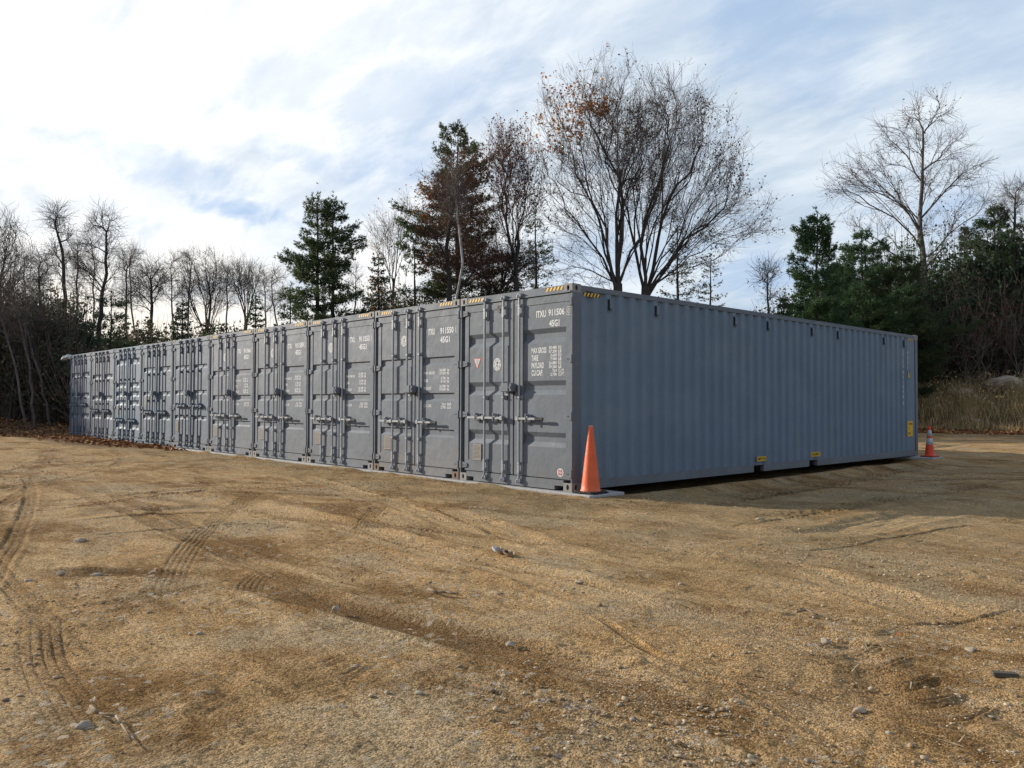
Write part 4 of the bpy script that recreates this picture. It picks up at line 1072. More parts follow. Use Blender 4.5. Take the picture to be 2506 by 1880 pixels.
def conifer(name, label, depth, u, v_top, half_w, seed, kind='spruce', v_low=None, mt=None, group=None, dens=1.0, double=None, cat=None, extra=None, bare=.12, gappy=.25):
    """whorled evergreen; v_low the survey height of its lowest branches"""
    rng = R(seed); b = at(u, 880, depth); gz = ground_z(b[0], b[1])-.05; base = np.array([b[0], b[1], gz])
    top = at(u, v_top, depth)[2]-gz; m_per = depth*K/FPX; W_ = half_w*m_per
    zlow = bare*top if v_low is None else max(.3, at(u, v_low, depth)[2]-gz)
    root = empty(name, tuple(base)); tag(root, label, cat or ('pine tree' if kind == 'pine' else 'evergreen tree'), group)
    wood = []; NP = []; ND = []
    stems = [(0.0, 0.0, top)] + ([double] if double else [])
    for (sx, sy, st) in stems:
        k = 9; zz = np.linspace(0, st, k); off = np.cumsum(rng.normal(size=(k, 2))*.03*st/12, 0); off -= off[0]
        cx = lambda z: np.array([sx*min(1, z/(st*.3)) + np.interp(z, zz, off[:, 0]), sy*min(1, z/(st*.3)) + np.interp(z, zz, off[:, 1]), z])
        for i in range(k-1):
            r0 = .014*st*(1-zz[i]/st)+.02; r1 = .014*st*(1-zz[i+1]/st)+.012
            wood.append((cx(zz[i]), cx(zz[i+1]), r0, r1, 1))
        step = (.46 if kind == 'pine' else .27)/dens**.5; z = zlow
        while z < st-.15:
            f = (z-zlow)/(st-zlow)
            if kind == 'pine': prof = (1-f)**.62*(.72+.28*min(1, f*3.5)); nb = rng.randint(4, 7)
            else: prof = (1-f)**.9; nb = rng.randint(5, 9)
            sect = rng.uniform(0, 6.28)
            for j in range(nb):
                az = sect+j*2*math.pi/nb+rng.normal()*.3
                L = 1.25*W_*prof*rng.uniform(.55, 1.18)*(1+.35*math.sin(az*1+z*1.3+seed)*(kind == 'pine'))+.12
                if rng.rand() < gappy*.5: continue
                if kind == 'pine': el0 = .05+.35*f+rng.normal()*.08; cur = .25
                else: el0 = -.12+.55*f+rng.normal()*.07; cur = .20
                ns = max(3, int(L/.22)); o = cx(z); h = np.array([math.cos(az), math.sin(az)])
                t = np.linspace(0, 1, ns+1); pts = np.stack([o[0]+h[0]*L*t, o[1]+h[1]*L*t, o[2]+L*(math.sin(el0)*t+(cur*(t**2)-(.22 if kind == 'pine' else .16)*t))], -1)
                pts[1:, :2] += rng.normal(size=(ns, 2))*.02*L
                for i in range(ns): wood.append((pts[i], pts[i+1], .006+.010*L*(1-t[i])*.8, .005+.010*L*(1-t[i+1])*.8, 0))
                # side shoots with needle tufts, flat spray
                m = max(6, int(L*(34 if kind == 'pine' else 44)*dens))
                tt = rng.uniform(.22 if kind == 'pine' else .08, 1.0, m)**.8; i0 = np.minimum((tt*ns).astype(int), ns-1); fr = tt*ns-i0
                bp = pts[i0]*(1-fr[:, None])+pts[i0+1]*fr[:, None]
                sgn = rng.choice([-1, 1], m); spread = (.30*L*(1-tt*.75)+.10)*rng.uniform(.1, 1, m)
                perp = np.array([-h[1], h[0], 0]); outw = np.array([h[0], h[1], .12])
                p = bp+perp*(sgn*spread)[:, None]+outw*(spread*.6)[:, None]; p[:, 2] += rng.normal(size=m)*(.085 if kind == 'pine' else .05)-spread*.05; p += rng.normal(size=p.shape)*.03
                dd = perp*(sgn*.6)[:, None]+outw*.9; dd = dd+np.array([0, 0, .35 if kind == 'pine' else .05]); NP.append(p); ND.append(np.broadcast_to(dd, p.shape))
            z += step*rng.uniform(.75, 1.3)*(1.0 if kind != 'pine' or rng.rand() > .25 else 1.7)
        # leader
        p = cx(st)[None]+rng.normal(size=(10, 3))*[.06, .06, .22]; NP.append(p); ND.append(np.tile([0, 0, 1.], (10, 1)))
    P0 = np.array([s[0] for s in wood]); P1 = np.array([s[1] for s in wood]); R0 = np.array([s[2] for s in wood]); R1 = np.array([s[3] for s in wood]); C = np.array([s[4] for s in wood])
    V, F = tubes(P0[C == 1], P1[C == 1], R0[C == 1], R1[C == 1], 8); bulk('trunk', V, F, M_bark, root, True)
    V, F = tubes(P0[C == 0], P1[C == 0], R0[C == 0], R1[C == 0], 3); bulk('branches', V, F, M_bark, root)
    NP = np.concatenate(NP); ND = np.concatenate(ND)
    V, F = needles(NP, ND, .165 if kind == 'pine' else .14, rng, 7 if kind == 'pine' else 5, .75 if kind == 'pine' else .6, .10 if kind == 'pine' else .15)
    bulk('needles', V, F, mt or (M_pine if kind == 'pine' else M_spruce), root)
    if extra:
        mm, cnt, sz = extra; I = rng.randint(0, len(NP), cnt); V, F = leaf_quads(NP[I]+rng.normal(size=(cnt, 3))*.15, sz, rng); bulk('leaves', V, F, mm, root)
    return root

def veg():
    D = deciduous; T = 'tree'
    # --- the big leafless tree and its twin behind the near container
    D('bare_tree', 'largest leafless tree, a fan of stems with orange leaves at its upper left', T, 36, (1340, 0), 612,
      [(1240,262,108,128,1.2),(1325,200,90,98,1.2),(1385,250,60,110,.8),(1215,415,82,90,.8),(1330,380,110,120,.8),(1270,520,60,60,.5),(1420,330,60,120,.7),(1245,600,80,40,.5),(1330,560,80,60,.25),(1425,400,70,110,.8),(1195,490,50,60,.6),(1190,570,45,30,.4)], 900, 11, rmin=.0056, kk=.525, stems=8, wob=.28,
      leaves=[(M_rustleaf, 1500, lambda u, v: .15+.5*(v < 300), .055), (M_orange, 900, lambda u, v: ((u < 1260)*(v < 330)+(v < 190)*(u < 1360)*.6+((u-1290)**2+(v-222)**2 < 900)*1.0).astype(float), .075)], tw=3, twl=.42, fr0=.14)
    D('bare_tree', 'broad leafless tree with long lower limbs reaching right, beside the orange-leaved fan tree', T, 37.5, (1374, 0), 618,
      [(1450,232,95,104,1.1),(1530,312,90,108,1),(1425,380,80,120,.7),(1565,420,75,60,.8),(1620,440,75,50,.6),(1640,497,60,22,.8),(1540,520,70,50,.5),(1500,230,50,60,.7),(1480,450,90,100,.5),(1590,350,60,50,.5),(1500,590,110,35,.4),(1350,330,65,130,.8),(1385,250,60,90,.5)], 900, 23, rmin=.0056, kk=.525, stems=8, wob=.28,
      leaves=[(M_dryleaf, 1600, lambda u, v: .2+.8*(u > 1500), .055)], tw=3, twl=.42, fr0=.14)
    conifer('spruce_tree', 'thin ragged dark spruce behind the lower limbs of the broad bare tree', 44, 1465, 468, 75, 31, 'spruce', dens=.5, gappy=.7, extra=(M_rustleaf, 700, .06))
    conifer('spruce_tree', 'low ragged spruce just above the container roof under the long right limbs', 47, 1530, 545, 55, 32, 'spruce', dens=.4, gappy=.8)
    D('young_bare_tree', 'small slender bare tree left of the tall green pine, above the long container side', T, 34, (1660, 0), 660, [(1655,590,32,32,1),(1668,640,30,20,.6)], 60, 33, leaves=[(M_dryleaf, 90, None, .05)], tw=2, leader=5)
    # --- centre: tall dark conifer with russet oak round it
    conifer('pine_tree', 'tallest dark pine with russet leaves round its pointed top', 41, 990, 268, 100, 41, 'pine', v_low=640, dens=2.2, mt=M_pine, extra=(M_rustleaf, 2600, .07), gappy=.1)
    D('russet_oak', 'russet-leaved oak standing in front of the tallest pine', T, 38, (965, 0), 640, [(950,400,50,70,.8),(1010,430,50,120,1),(930,470,40,80,.6),(1030,560,60,60,.8),(960,560,70,60,.9)], 600, 42, rmin=.007, twig=M_twigr, leader=14,
      leaves=[(M_rustleaf, 3000, None, .06), (M_orange, 160, lambda u, v: (u < 930)*1., .06)], tw=2)
    D('birch_tree', 'slim birch with a white trunk before the russet oak', T, 35, (1003, 0), 480, [(985,420,30,60,1)], 100, 43, bark=M_birch, leaves=[(M_rustleaf, 160, None, .05)], lean_u=990, rmin=.006, kk=.44, trunk_split=.05, leader=8, wob=.05)
    D('bare_tree', 'tall open tree with reddish leaves between the tallest pine and the largest bare tree', T, 38.5, (1130, 0), 600, [(1080,320,50,70,1),(1125,330,50,75,1),(1090,450,55,80,.8),(1150,420,40,90,.6),(1060,520,50,70,.7)], 520, 44, rmin=.0065, twig=M_twigr, stems=4, wob=.3,
      leaves=[(M_rustleaf, 1700, None, .058), (M_orange, 200, None, .05)], tw=2, lean_u=1115)
    conifer('pine_tree', 'short dark pine with rusty leaves in the gap left of the fan tree', 43, 1160, 455, 50, 45, 'pine', dens=.9, extra=(M_rustleaf, 900, .06))
    D('bare_tree', 'twiggy dark low tree right behind the container roof between the pines', T, 40, (1075, 0), 640, [(1060,580,80,50,1),(1120,570,60,60,1)], 420, 46, leaves=[(M_dryleaf, 900, None, .055)], tw=2, leader=8)
    D('bare_tree', 'pale wispy bare tree left of the tallest pine', T, 50, (850, 0), 600, [(830,480,45,50,1),(870,450,35,40,1),(800,500,30,35,.8),(850,530,50,50,.7)], 190, 47, twig=M_twigp, tw=2, rmin=.006, wob=.3, leaves=[(M_orange, 60, None, .06)], stems=4)
    conifer('spruce_tree', 'dark spruce with orange leaves showing through it, left of the tallest pine', 42, 815, 545, 58, 48, 'spruce', dens=.8, extra=(M_orange, 800, .08))
    conifer('pine_tree', 'low wide pine at the foot of the tallest pine on its left', 40, 890, 530, 80, 49, 'pine', dens=1.0, gappy=.15, extra=(M_dryleaf, 400, .06))
    # --- white pines left of centre
    conifer('pine_tree', 'white pine with two tops standing alone against the bright sky', 40, 683, 416, 66, 51, 'pine', dens=1.9, v_low=700, gappy=.18, double=(.75, .5, 11.0))
    conifer('pine_tree', 'short bushy pine at the left foot of the two-topped pine', 41, 622, 618, 38, 52, 'pine', dens=1.2)
    D('young_bare_tree', 'sparse leafless sapling between the two-topped pine and the orange-leaved spruce', T, 48, (765, 0), 660, [(765,610,25,50,1)], 60, 53, tw=2, twig=M_twigp, leader=5)
    # --- left wood
    D('bare_tree', 'round-crowned bare tree left of the low spruce, mid-left skyline', T, 48, (445, 0), 730, [(440,590,68,62,1.2),(425,640,50,45,.6),(470,650,40,40,.5)], 360, 61, tw=2, rmin=.0065, stems=5, wob=.2)
    D('bare_tree', 'bare fan-shaped tree with two thin reddish trunks just left of the pines', T, 48, (530, 0), 690, [(527,598,48,52,1.1)], 240, 62, tw=2, twig=M_twigp, rmin=.007, stems=3, bark=M_twigr)
    D('bare_tree', 'narrow bare tree between the round-crowned one and the tall pair on the left', T, 46, (325, 0), 740, [(320,600,42,52,1),(350,610,22,50,.8),(300,640,35,40,.6)], 300, 63, tw=2, rmin=.007, leader=12)
    D('bare_tree', 'tall forked bare tree on the left skyline, wider neighbour of the crooked one', T, 38, (212, 0), 700, [(222,500,42,60,1),(200,560,50,50,.8),(250,570,28,50,.6),(175,580,25,50,.5),(215,640,60,40,.5)], 230, 64, tw=2, rmin=.0075, leader=11, kk=.48)
    D('bare_tree', 'tall crooked bare tree with a bent slender trunk on the left skyline', T, 36, (118, 0), 660, [(125,475,24,45,1),(150,510,18,30,.7),(120,560,34,50,.6)], 130, 65, tw=2, rmin=.0075, lean_u=140, leader=7, wob=.25, kk=.50)
    D('bare_tree', 'dense upright bare tree between the crooked one and the left edge', T, 42, (85, 0), 730, [(88,585,30,52,1),(70,640,35,50,.7)], 230, 66, tw=2, leader=10, rmin=.0065)
    D('bare_tree', 'bare tree at the left edge of the picture, curving branches against the glow', T, 34, (-10, 0), 700, [(15,500,36,55,1),(40,560,35,45,.8),(0,600,40,60,.7)], 190, 67, tw=2, rmin=.007, stems=3, wob=.3, kk=.48)
    D('bare_tree', 'thin bare tree behind the gap between the narrow one and the tall forked one', T, 50, (270, 0), 700, [(272,570,24,40,1),(265,630,30,40,.7)], 150, 167, tw=2, rmin=.007, leader=8, twig=M_twigp)
    D('bare_tree', 'thin bare tree rising just right of the crooked one on the left skyline', T, 47, (165, 0), 700, [(162,545,22,40,1),(160,610,26,40,.7)], 140, 168, tw=2, rmin=.007, leader=8, twig=M_twigp)
    for i, (u, v, h_) in enumerate(((48, 560, 60), (190, 520, 70), (292, 560, 60), (372, 575, 55), (405, 560, 50), (488, 585, 50), (572, 610, 45), (600, 600, 40))):
        D('slender_bare_tree', 'slender pale bare tree in the hazy band behind the far containers', T, 51+i*.4, (u, 0), 730, [(u, v, 22, h_*.7, 1), (u+6, v+h_, 34, h_*.6, .8)], 110, 200+i, rmin=.0068, bark=M_twigp, twig=M_twigp, tw=2, leader=8, group='slender bare trees on the left skyline', wob=.2)
    conifer('pine_tree', 'bushy dark pine under the tall forked bare tree on the left', 40, 235, 640, 70, 68, 'pine', dens=1.5, gappy=.1)
    conifer('pine_tree', 'bushy green pine near the left edge below the skyline', 37, 82, 648, 55, 69, 'pine', dens=1.5, mt=M_pine, gappy=.1)
    conifer('spruce_tree', 'low dark conical spruce above the sixth container from the right', 44, 393, 645, 40, 70, 'spruce', dens=1.0)
    conifer('spruce_tree', 'small green spruce left of the pines above the fifth container', 44, 550, 632, 32, 71, 'spruce', mt=M_spruceg, dens=.9)
    conifer('spruce_tree', 'thin half-bare spruce between the bushy left pine and low dark spruce', 46, 320, 690, 30, 72, 'spruce', dens=.5, gappy=.6)
    conifer('pine_tree', 'green pine low behind the far left containers', 36, 170, 690, 60, 73, 'pine', dens=1.4, mt=M_spruceg)
    conifer('pine_tree', 'dark pine at the left edge with its crown below the bare trees', 36, 10, 700, 60, 74, 'pine', dens=1.4)
    conifer('pine_tree', 'low pine just above the roofline of the far containers', 40, 460, 710, 60, 75, 'pine', dens=1.0, mt=M_spruceg)
    # --- right wood
    conifer('pine_tree', 'tall green white pine with soft layered limbs, right of the long container side', 37, 1768, 462, 88, 81, 'pine', dens=2.6, mt=M_spruceg, gappy=.15)
    conifer('spruce_tree', 'small dark spruce peeking over the container side left of the tall green pine', 36, 1688, 640, 26, 82, 'spruce', dens=1.0)
    conifer('pine_tree', 'wide dark pine below the bare tree on the right, left of its trunk', 40, 1862, 500, 100, 83, 'pine', dens=2.3, mt=M_spruceg, gappy=.05)
    conifer('pine_tree', 'dark pine just before the trunk of the bare tree on the right', 40.5, 1950, 550, 100, 84, 'pine', dens=2.3, gappy=.05)
    D('bare_tree', 'large spreading bare tree rising from the dark pines on the right', T, 45, (2002, 0), 640, [(2000,250,62,45,1.1),(1930,295,60,48,1),(2060,300,45,60,.9),(1852,365,78,48,1.2),(2095,380,50,50,.9),(1975,380,90,80,.6),(1815,410,52,26,1),(2125,425,40,40,.7),(1870,475,85,30,.7),(2040,500,80,60,.6),(1880,540,70,30,.4)], 460, 85, rmin=.0085, bark=M_bark2, twig=M_twig, kk=.50, tw=2, twl=.6, leader=16, wob=.22,
      leaves=[(M_dryleaf, 900, lambda u, v: .1+1.*((abs(u-2000) < 90)*(v > 380)), .055)])
    conifer('spruce_tree', 'thin tall brown-tinged spruce between the bare tree and the right-edge pines', 47, 2085, 485, 24, 86, 'spruce', dens=.8)
    conifer('pine_tree', 'dark green pine near the right edge, its top a loose spire', 46, 2150, 445, 85, 87, 'pine', dens=2.2, mt=M_spruceg, gappy=.05)
    conifer('pine_tree', 'dense dark pine at the right edge of the picture', 46.5, 2225, 470, 90, 88, 'pine', dens=2.2, gappy=.05)
    conifer('pine_tree', 'low dark pine right behind the far container corner', 46, 2050, 590, 105, 89, 'pine', dens=2.2, gappy=.05)
    D('bare_tree', 'bare tree top showing over the pines at the right edge', T, 46, (2190, 0), 560, [(2190,430,40,50,1),(2150,470,30,40,.6)], 200, 90, tw=2, leader=8)
    conifer('pine_tree', 'low dark pine filling the wood beyond the small striped cone', 48, 2120, 600, 105, 91, 'pine', dens=2.2, gappy=.05)
    conifer('pine_tree', 'full dark pine behind the reddish shrubs, right of the thin brown-tinged spruce', 44.5, 2105, 545, 85, 93, 'pine', dens=2.4, gappy=.05)
    conifer('pine_tree', 'full green pine behind the boulders near the right edge', 45, 2190, 525, 85, 94, 'pine', dens=2.4, mt=M_spruceg, gappy=.05)
    conifer('pine_tree', 'green pine low above the container side between the tall green pine and wide dark one', 42, 1815, 570, 80, 92, 'pine', dens=2.2, mt=M_spruceg, gappy=.05)
    # --- shrubs on the right bank: leafless, reddish
    for i, (u, d, v, w, s_) in enumerate(((2030, 42, 640, 55, 1), (2085, 41.5, 620, 70, 2), (2150, 42.5, 640, 65, 3), (2205, 41, 610, 70, 4), (1995, 43, 700, 45, 5), (2120, 40.5, 700, 60, 6), (2185, 43.5, 720, 60, 7))):
        lab = ['leafless reddish shrub beside the far container corner, above the striped cone', 'tall leafless reddish shrub with a forked stem on the right bank', 'arching leafless shrub left of the boulders on the bank',
               'tangled leafless shrub at the right edge above the boulders', 'low leafless shrub partly behind the far container corner', 'short leafless shrub in front of the tall forked one', 'spreading leafless shrub just behind the boulders'][i]
        D('bare_shrub', lab, 'shrub', d, (u, 0), 835, [(u, v+30, w, 70, 1), (u+10, v+120, w*1.1, 60, .9)], 62, 100+s_, rmin=.0085, bark=M_twigs, twig=M_twigs, tw=1, twl=.5, kk=.34, fr0=.2, wob=.6, stems=7, leaves=[(M_rustleaf, 80, None, .05)])
    # --- leaning grey saplings in front of the left wood
    for i, (u, lu, v, s_) in enumerate(((60, -25, 560, 1), (75, 40, 600, 2), (110, 20, 560, 3), (20, 60, 650, 4), (128, 100, 640, 5), (-5, -30, 640, 6), (140, 60, 700, 7), (45, 90, 690, 8))):
        D('leaning_sapling', 'thin grey leafless sapling leaning in the thicket left of the containers', 'sapling', 31.5+i*.5, (u, 0), 800, [(lu, v+70, 50, 90, 1)], 45, 120+s_, rmin=.008, bark=M_bark2, twig=M_twig, tw=2, kk=.42, group='saplings in the left thicket', lean_u=(u*.7+lu*.3), wob=.4, leaves=[(M_dryleaf, 50, None, .05)], leader=6)
M_twigs = mat('twig_rosy', (.23, .16, .13), .85, 0, .3, 3)

M_twigb = mat('brush_stems', (.26, .21, .175), .85, 0, .4, 1.5)
def thicket(name, label, cat, x_of, n_bush, seed, mts, stem=None):
    """one mass of undergrowth: twiggy stems and dark leaf-size faces"""
    rng = R(seed); leafP = []; P0 = []; P1 = []
    for i in range(n_bush):
        x, y, h, w = x_of(rng); g = ground_z(x, y); k = rng.randint(70, 130)
        q = rng.normal(size=(k, 3)); q /= np.linalg.norm(q, axis=1, keepdims=True); q *= (rng.uniform(0, 1, k)**.4)[:, None]
        c = np.array([x, y, g+h*.5]); leafP.append(c+q*[w, w, h*.5]+rng.normal(size=(k, 3))*.1)
        m = rng.randint(24, 38); e = c+np.clip(rng.normal(size=(m, 3)), -1.4, 1.3)*[w*.7, w*.7, h*.28]+[0, 0, h*.15]; b = np.array([x, y, g])+rng.normal(size=(m, 3))*[.15, .15, .02]
        mid = (b+e)/2+rng.normal(size=(m, 3))*.12; P0 += [b, mid]; P1 += [mid, e]
    P = np.concatenate(leafP); P0 = np.concatenate(P0); P1 = np.concatenate(P1)
    root = empty(name, (0, 0, 0)); tag(root, label, cat, kind='stuff')
    n = len(P); sel = rng.rand(n); a = 0
    for mm, f, sz in mts:
        I = (sel >= a) & (sel < a+f); a += f
        Q = np.repeat(P[I], 5, 0)+rng.normal(size=(I.sum()*5, 3))*.12
        V, F = leaf_quads(Q, sz, rng); bulk('foliage', V, F, mm, root)
    V, F = tubes(P0, P1, np.full(len(P0), .012), np.full(len(P0), .007), 3); bulk('stems', V, F, stem or M_twigb, root)
M_dk = mat('undergrowth_dark', (.085, .105, .045), .8, 0, .5, 1.2, (.035, .045, .022), trans=.3)
M_br = mat('undergrowth_brown', (.29, .205, .135), .85, 0, .5, 1.4, (.14, .09, .06), trans=.3)
def thickets():
    def left(r):
        u = r.uniform(-260, 172); d = r.uniform(33, 44); p = at(u, 900, d); return p[0], p[1], r.uniform(2.2, 6.2), r.uniform(.8, 1.5)
    thicket('undergrowth', 'dark thicket of brush at the edge of the wood left of the containers', 'undergrowth', left, 330, 7, [(M_dk, .6, .085), (M_br, .4, .07)])
    def back(r):
        u = r.uniform(-250, 640); d = r.uniform(42, 52); p = at(u, 900, d); return p[0], p[1], r.uniform(2.6, 5.2), r.uniform(1, 1.7)
    thicket('undergrowth', 'band of brush and low evergreens behind the left half of the container row', 'undergrowth', back, 260, 8, [(M_dk, .6, .11), (M_br, .4, .09)])
    def right(r):
        u = r.uniform(1640, 2500); d = r.uniform(42.5, 52); p = at(u, 900, d); return p[0], p[1], r.uniform(4.5, 9.5)*(.6+.4*min(1, max(0, (u-1640)/300))), r.uniform(1.1, 1.9)
    thicket('undergrowth', 'dark brush filling the wood beyond the right bank', 'undergrowth', right, 420, 9, [(M_spruceg, .55, .10), (M_dk, .40, .10), (M_br, .05, .08)], M_bark)
    def core(r):
        u = r.uniform(800, 1200); d = r.uniform(45, 51); p = at(u, 900, d); return p[0], p[1], r.uniform(5.5, 8.5), r.uniform(1, 1.6)
    thicket('undergrowth', 'russet twiggy brush packed round the foot of the tallest pine', 'undergrowth', core, 110, 12, [(M_dk, .25, .09), (M_br, .4, .06), (M_rustleaf, .35, .06)], M_twigr)
    def mid(r):
        u = r.uniform(620, 1640); d = r.uniform(44, 54); p = at(u, 900, d); return p[0], p[1], r.uniform(3, 6.0)*(1.35 if 830 < u < 1010 else .85 if u < 1010 else .55), r.uniform(1, 1.7)
    thicket('undergrowth', 'brush behind the containers below the tall pines', 'undergrowth', mid, 240, 10, [(M_dk, .45, .10), (M_br, .35, .07), (M_rustleaf, .2, .06)], M_twigr)
veg()
thickets()

# ------------------------------------------------------------------ litter on the yard
def ico():
    t = (1+5**.5)/2; V = np.array([(-1,t,0),(1,t,0),(-1,-t,0),(1,-t,0),(0,-1,t),(0,1,t),(0,-1,-t),(0,1,-t),(t,0,-1),(t,0,1),(-t,0,-1),(-t,0,1)], float); V /= np.linalg.norm(V[0])
    F = np.array([(0,11,5),(0,5,1),(0,1,7),(0,7,10),(0,10,11),(1,5,9),(5,11,4),(11,10,2),(10,7,6),(7,1,8),(3,9,4),(3,4,2),(3,2,6),(3,6,8),(3,8,9),(4,9,5),(2,4,11),(6,2,10),(8,6,7),(9,8,1)])
    return V, F
IV, IF = ico()
def pebble_mesh(P, S, rng):
    n = len(P); q = IV[None]*(1+rng.uniform(-.18, .18, (n, 12, 1))); q = q*(S[:, None, None]*np.stack([rng.uniform(.8, 1.3, n), rng.uniform(.6, 1.0, n), rng.uniform(.28, .55, n)], -1)[:, None, :])
    a = rng.uniform(0, 6.28, n); c, s_ = np.cos(a)[:, None], np.sin(a)[:, None]
    x = q[..., 0]*c-q[..., 1]*s_; y = q[..., 0]*s_+q[..., 1]*c; z = q[..., 2]
    V = np.stack([x, y, z], -1)+P[:, None, :]; F = (np.arange(n)[:, None, None]*12+IF[None]).reshape(-1, 3)
    return V.reshape(-1, 3), F
def gz(x, y): return base_height(x, y)
def speckle_mat(name, cols, scale=40, rough=.85):
    m = bpy.data.materials.new(name); m.use_nodes = True; nt = m.node_tree; N = nt.nodes; L = nt.links; b = N['Principled BSDF']; b.inputs['Roughness'].default_value = rough
    b.inputs['Specular IOR Level'].default_value = .08
    g = N.new('ShaderNodeNewGeometry'); cr = N.new('ShaderNodeValToRGB'); cr.color_ramp.interpolation = 'CONSTANT'
    L.new(g.outputs['Random Per Island'], cr.inputs[0])
    el = cr.color_ramp.elements; n = len(cols)
    while len(el) < n: el.new(.5)
    for i, c in enumerate(cols): el[i].position = i/n; el[i].color = (*c, 1)
    L.new(cr.outputs[0], b.inputs['Base Color']); return m
M_peb = speckle_mat('pebble_mix', [(.40, .29, .175), (.46, .36, .235), (.27, .20, .135), (.36, .31, .24), (.56, .47, .34), (.24, .175, .12), (.44, .30, .16), (.46, .36, .25)])
M_straw = speckle_mat('straw_mix', [(.46, .35, .19), (.30, .21, .11), (.17, .12, .065), (.52, .42, .26), (.24, .17, .09)], rough=.8)
M_litter = speckle_mat('fallen_leaf_mix', [(.36, .165, .07), (.27, .115, .05), (.46, .26, .13), (.20, .095, .05), (.40, .20, .08)], rough=.75)
M_grass = speckle_mat('dry_grass_mix', [(.62, .44, .23), (.70, .53, .30), (.44, .32, .15), (.33, .27, .12), (.50, .30, .15), (.26, .25, .10)], rough=.85)
M_rock = mat('boulder_pale', (.66, .64, .58), .9, 0, .5, 5, (.16, .15, .14), .6, 12)
M_rockt = mat('boulder_tan', (.62, .48, .35), .9, 0, .45, 4, (.24, .17, .12), .6, 12)
M_stone = mat('yard_stone', (.44, .37, .28), 1.0, 0, .4, 12, None, .3, 30)
M_stick = mat('stick_wood', (.30, .22, .14), .85, 0, .4, 15)
M_wood = mat('dark_wood', (.15, .12, .085), .85, 0, .5, 14)

def polar(n, rng, r0, r1, spread=37, p=1.0):
    r = r0*(r1/r0)**(rng.uniform(0, 1, n)**p); a = math.atan2(FW[1], FW[0])+np.radians(rng.uniform(-spread, spread, n))
    return CAM[0]+r*np.cos(a), CAM[1]+r*np.sin(a), r
def off_pad(x, y): return ~((x > -25.4) & (x < .62) & (y > -.16) & (y < 12.6))
def gravel():
    rng = R(5); x, y, r = polar(52000, rng, 2.0, 20); k = off_pad(x, y)
    dn = fbm(x*.55+3, y*.55, 3, 60); k &= rng.rand(len(x)) < np.clip(.30+1.6*dn, .04, 1); x, y, r = x[k], y[k], r[k]
    S = .0026*rng.pareto(2.4, len(x))+.0027+.0005*r; S = np.minimum(S, .017)
    V, F = pebble_mesh(np.stack([x, y, gz(x, y)+S*.1+.003], -1), S, rng); o = bulk('gravel', V, F, M_peb, None, True); tag(o, 'loose gravel and small pebbles scattered over the sandy yard', 'gravel', kind='stuff')
def straw():
    rng = R(6); X = []; Y = []
    x = rng.uniform(-14, .4, 9000); y = -.12-np.abs(rng.normal(size=9000))*.55; X.append(x); Y.append(y)
    x = rng.normal(size=15000)*2.6+3.6; y = rng.normal(size=15000)*2.4+.4; X.append(x); Y.append(y)
    x = rng.normal(size=4500)*.8+.7; y = rng.normal(size=4500)*.5-.5; X.append(x); Y.append(y)
    x = rng.uniform(.6, 3.5, 7000); y = rng.uniform(.3, 13, 7000); X.append(x); Y.append(y)
    x = rng.normal(size=9000)*2.2+6.5; y = rng.normal(size=9000)*1.4-2.8; X.append(x); Y.append(y)
    x = np.concatenate(X); y = np.concatenate(Y); k = off_pad(x, y) & (rng.rand(len(x)) < np.clip(.5+1.3*fbm(x*1.1, y*1.1, 3, 71), .05, 1)); x, y = x[k], y[k]; n = len(x)
    a = rng.uniform(0, 6.28, n); L = rng.uniform(.015, .065, n); w = rng.uniform(.0012, .0035, n); d = np.stack([np.cos(a), np.sin(a), rng.normal(size=n)*.16], -1); s_ = np.stack([-np.sin(a), np.cos(a), 0*a], -1)
    P = np.stack([x, y, gz(x, y)+.012+rng.uniform(0, .012, n)], -1)
    V = np.stack([P-d*L[:, None]-s_*w[:, None], P-d*L[:, None]+s_*w[:, None], P+d*L[:, None]+s_*w[:, None]*.4, P+d*L[:, None]-s_*w[:, None]*.4], 1).reshape(-1, 3)
    o = bulk('straw', V, np.arange(n*4).reshape(n, 4), M_straw); tag(o, 'broken straw and chaff lying on the sand near the containers', 'straw', kind='stuff')
def leaf_litter():
    rng = R(7)
    def put(x, y, sz, label, zup=.02):
        P = np.stack([x, y, gz(x, y)+rng.uniform(.008, .02+zup, len(x))], -1); V, F = leaf_quads(P, sz, rng, flat=.72, aspect=.7)
        o = bulk('leaf_litter', V, F, M_litter); tag(o, label, 'fallen leaves', kind='stuff')
    x = rng.uniform(-25.6, -13, 5200); k = rng.rand(5200) < np.clip((-x-13)/8, 0, 1)**1.1; x = x[k]; y = -.14-np.abs(rng.normal(size=len(x)))*.42*np.clip((-x-6)/14, .1, 1.1)
    put(x, y, .065, 'reddish fallen leaves drifted along the far containers on the left', .03)
    x = rng.uniform(-16, 14, 9000); y = 31.1+.12*(x+6)+rng.normal(size=9000)*.42; put(x, y, .075, 'band of orange-brown fallen leaves along the foot of the right bank', .05)
    x = rng.uniform(-33, -25, 4500); y = rng.uniform(-10, 3, 4500); put(x, y, .07, 'brown leaves on the floor of the left wood', .03)
    x, y, r = polar(110, rng, 3.5, 22); k = off_pad(x, y); put(x[k], y[k], .016, 'odd dry leaves scattered across the open yard', 0)
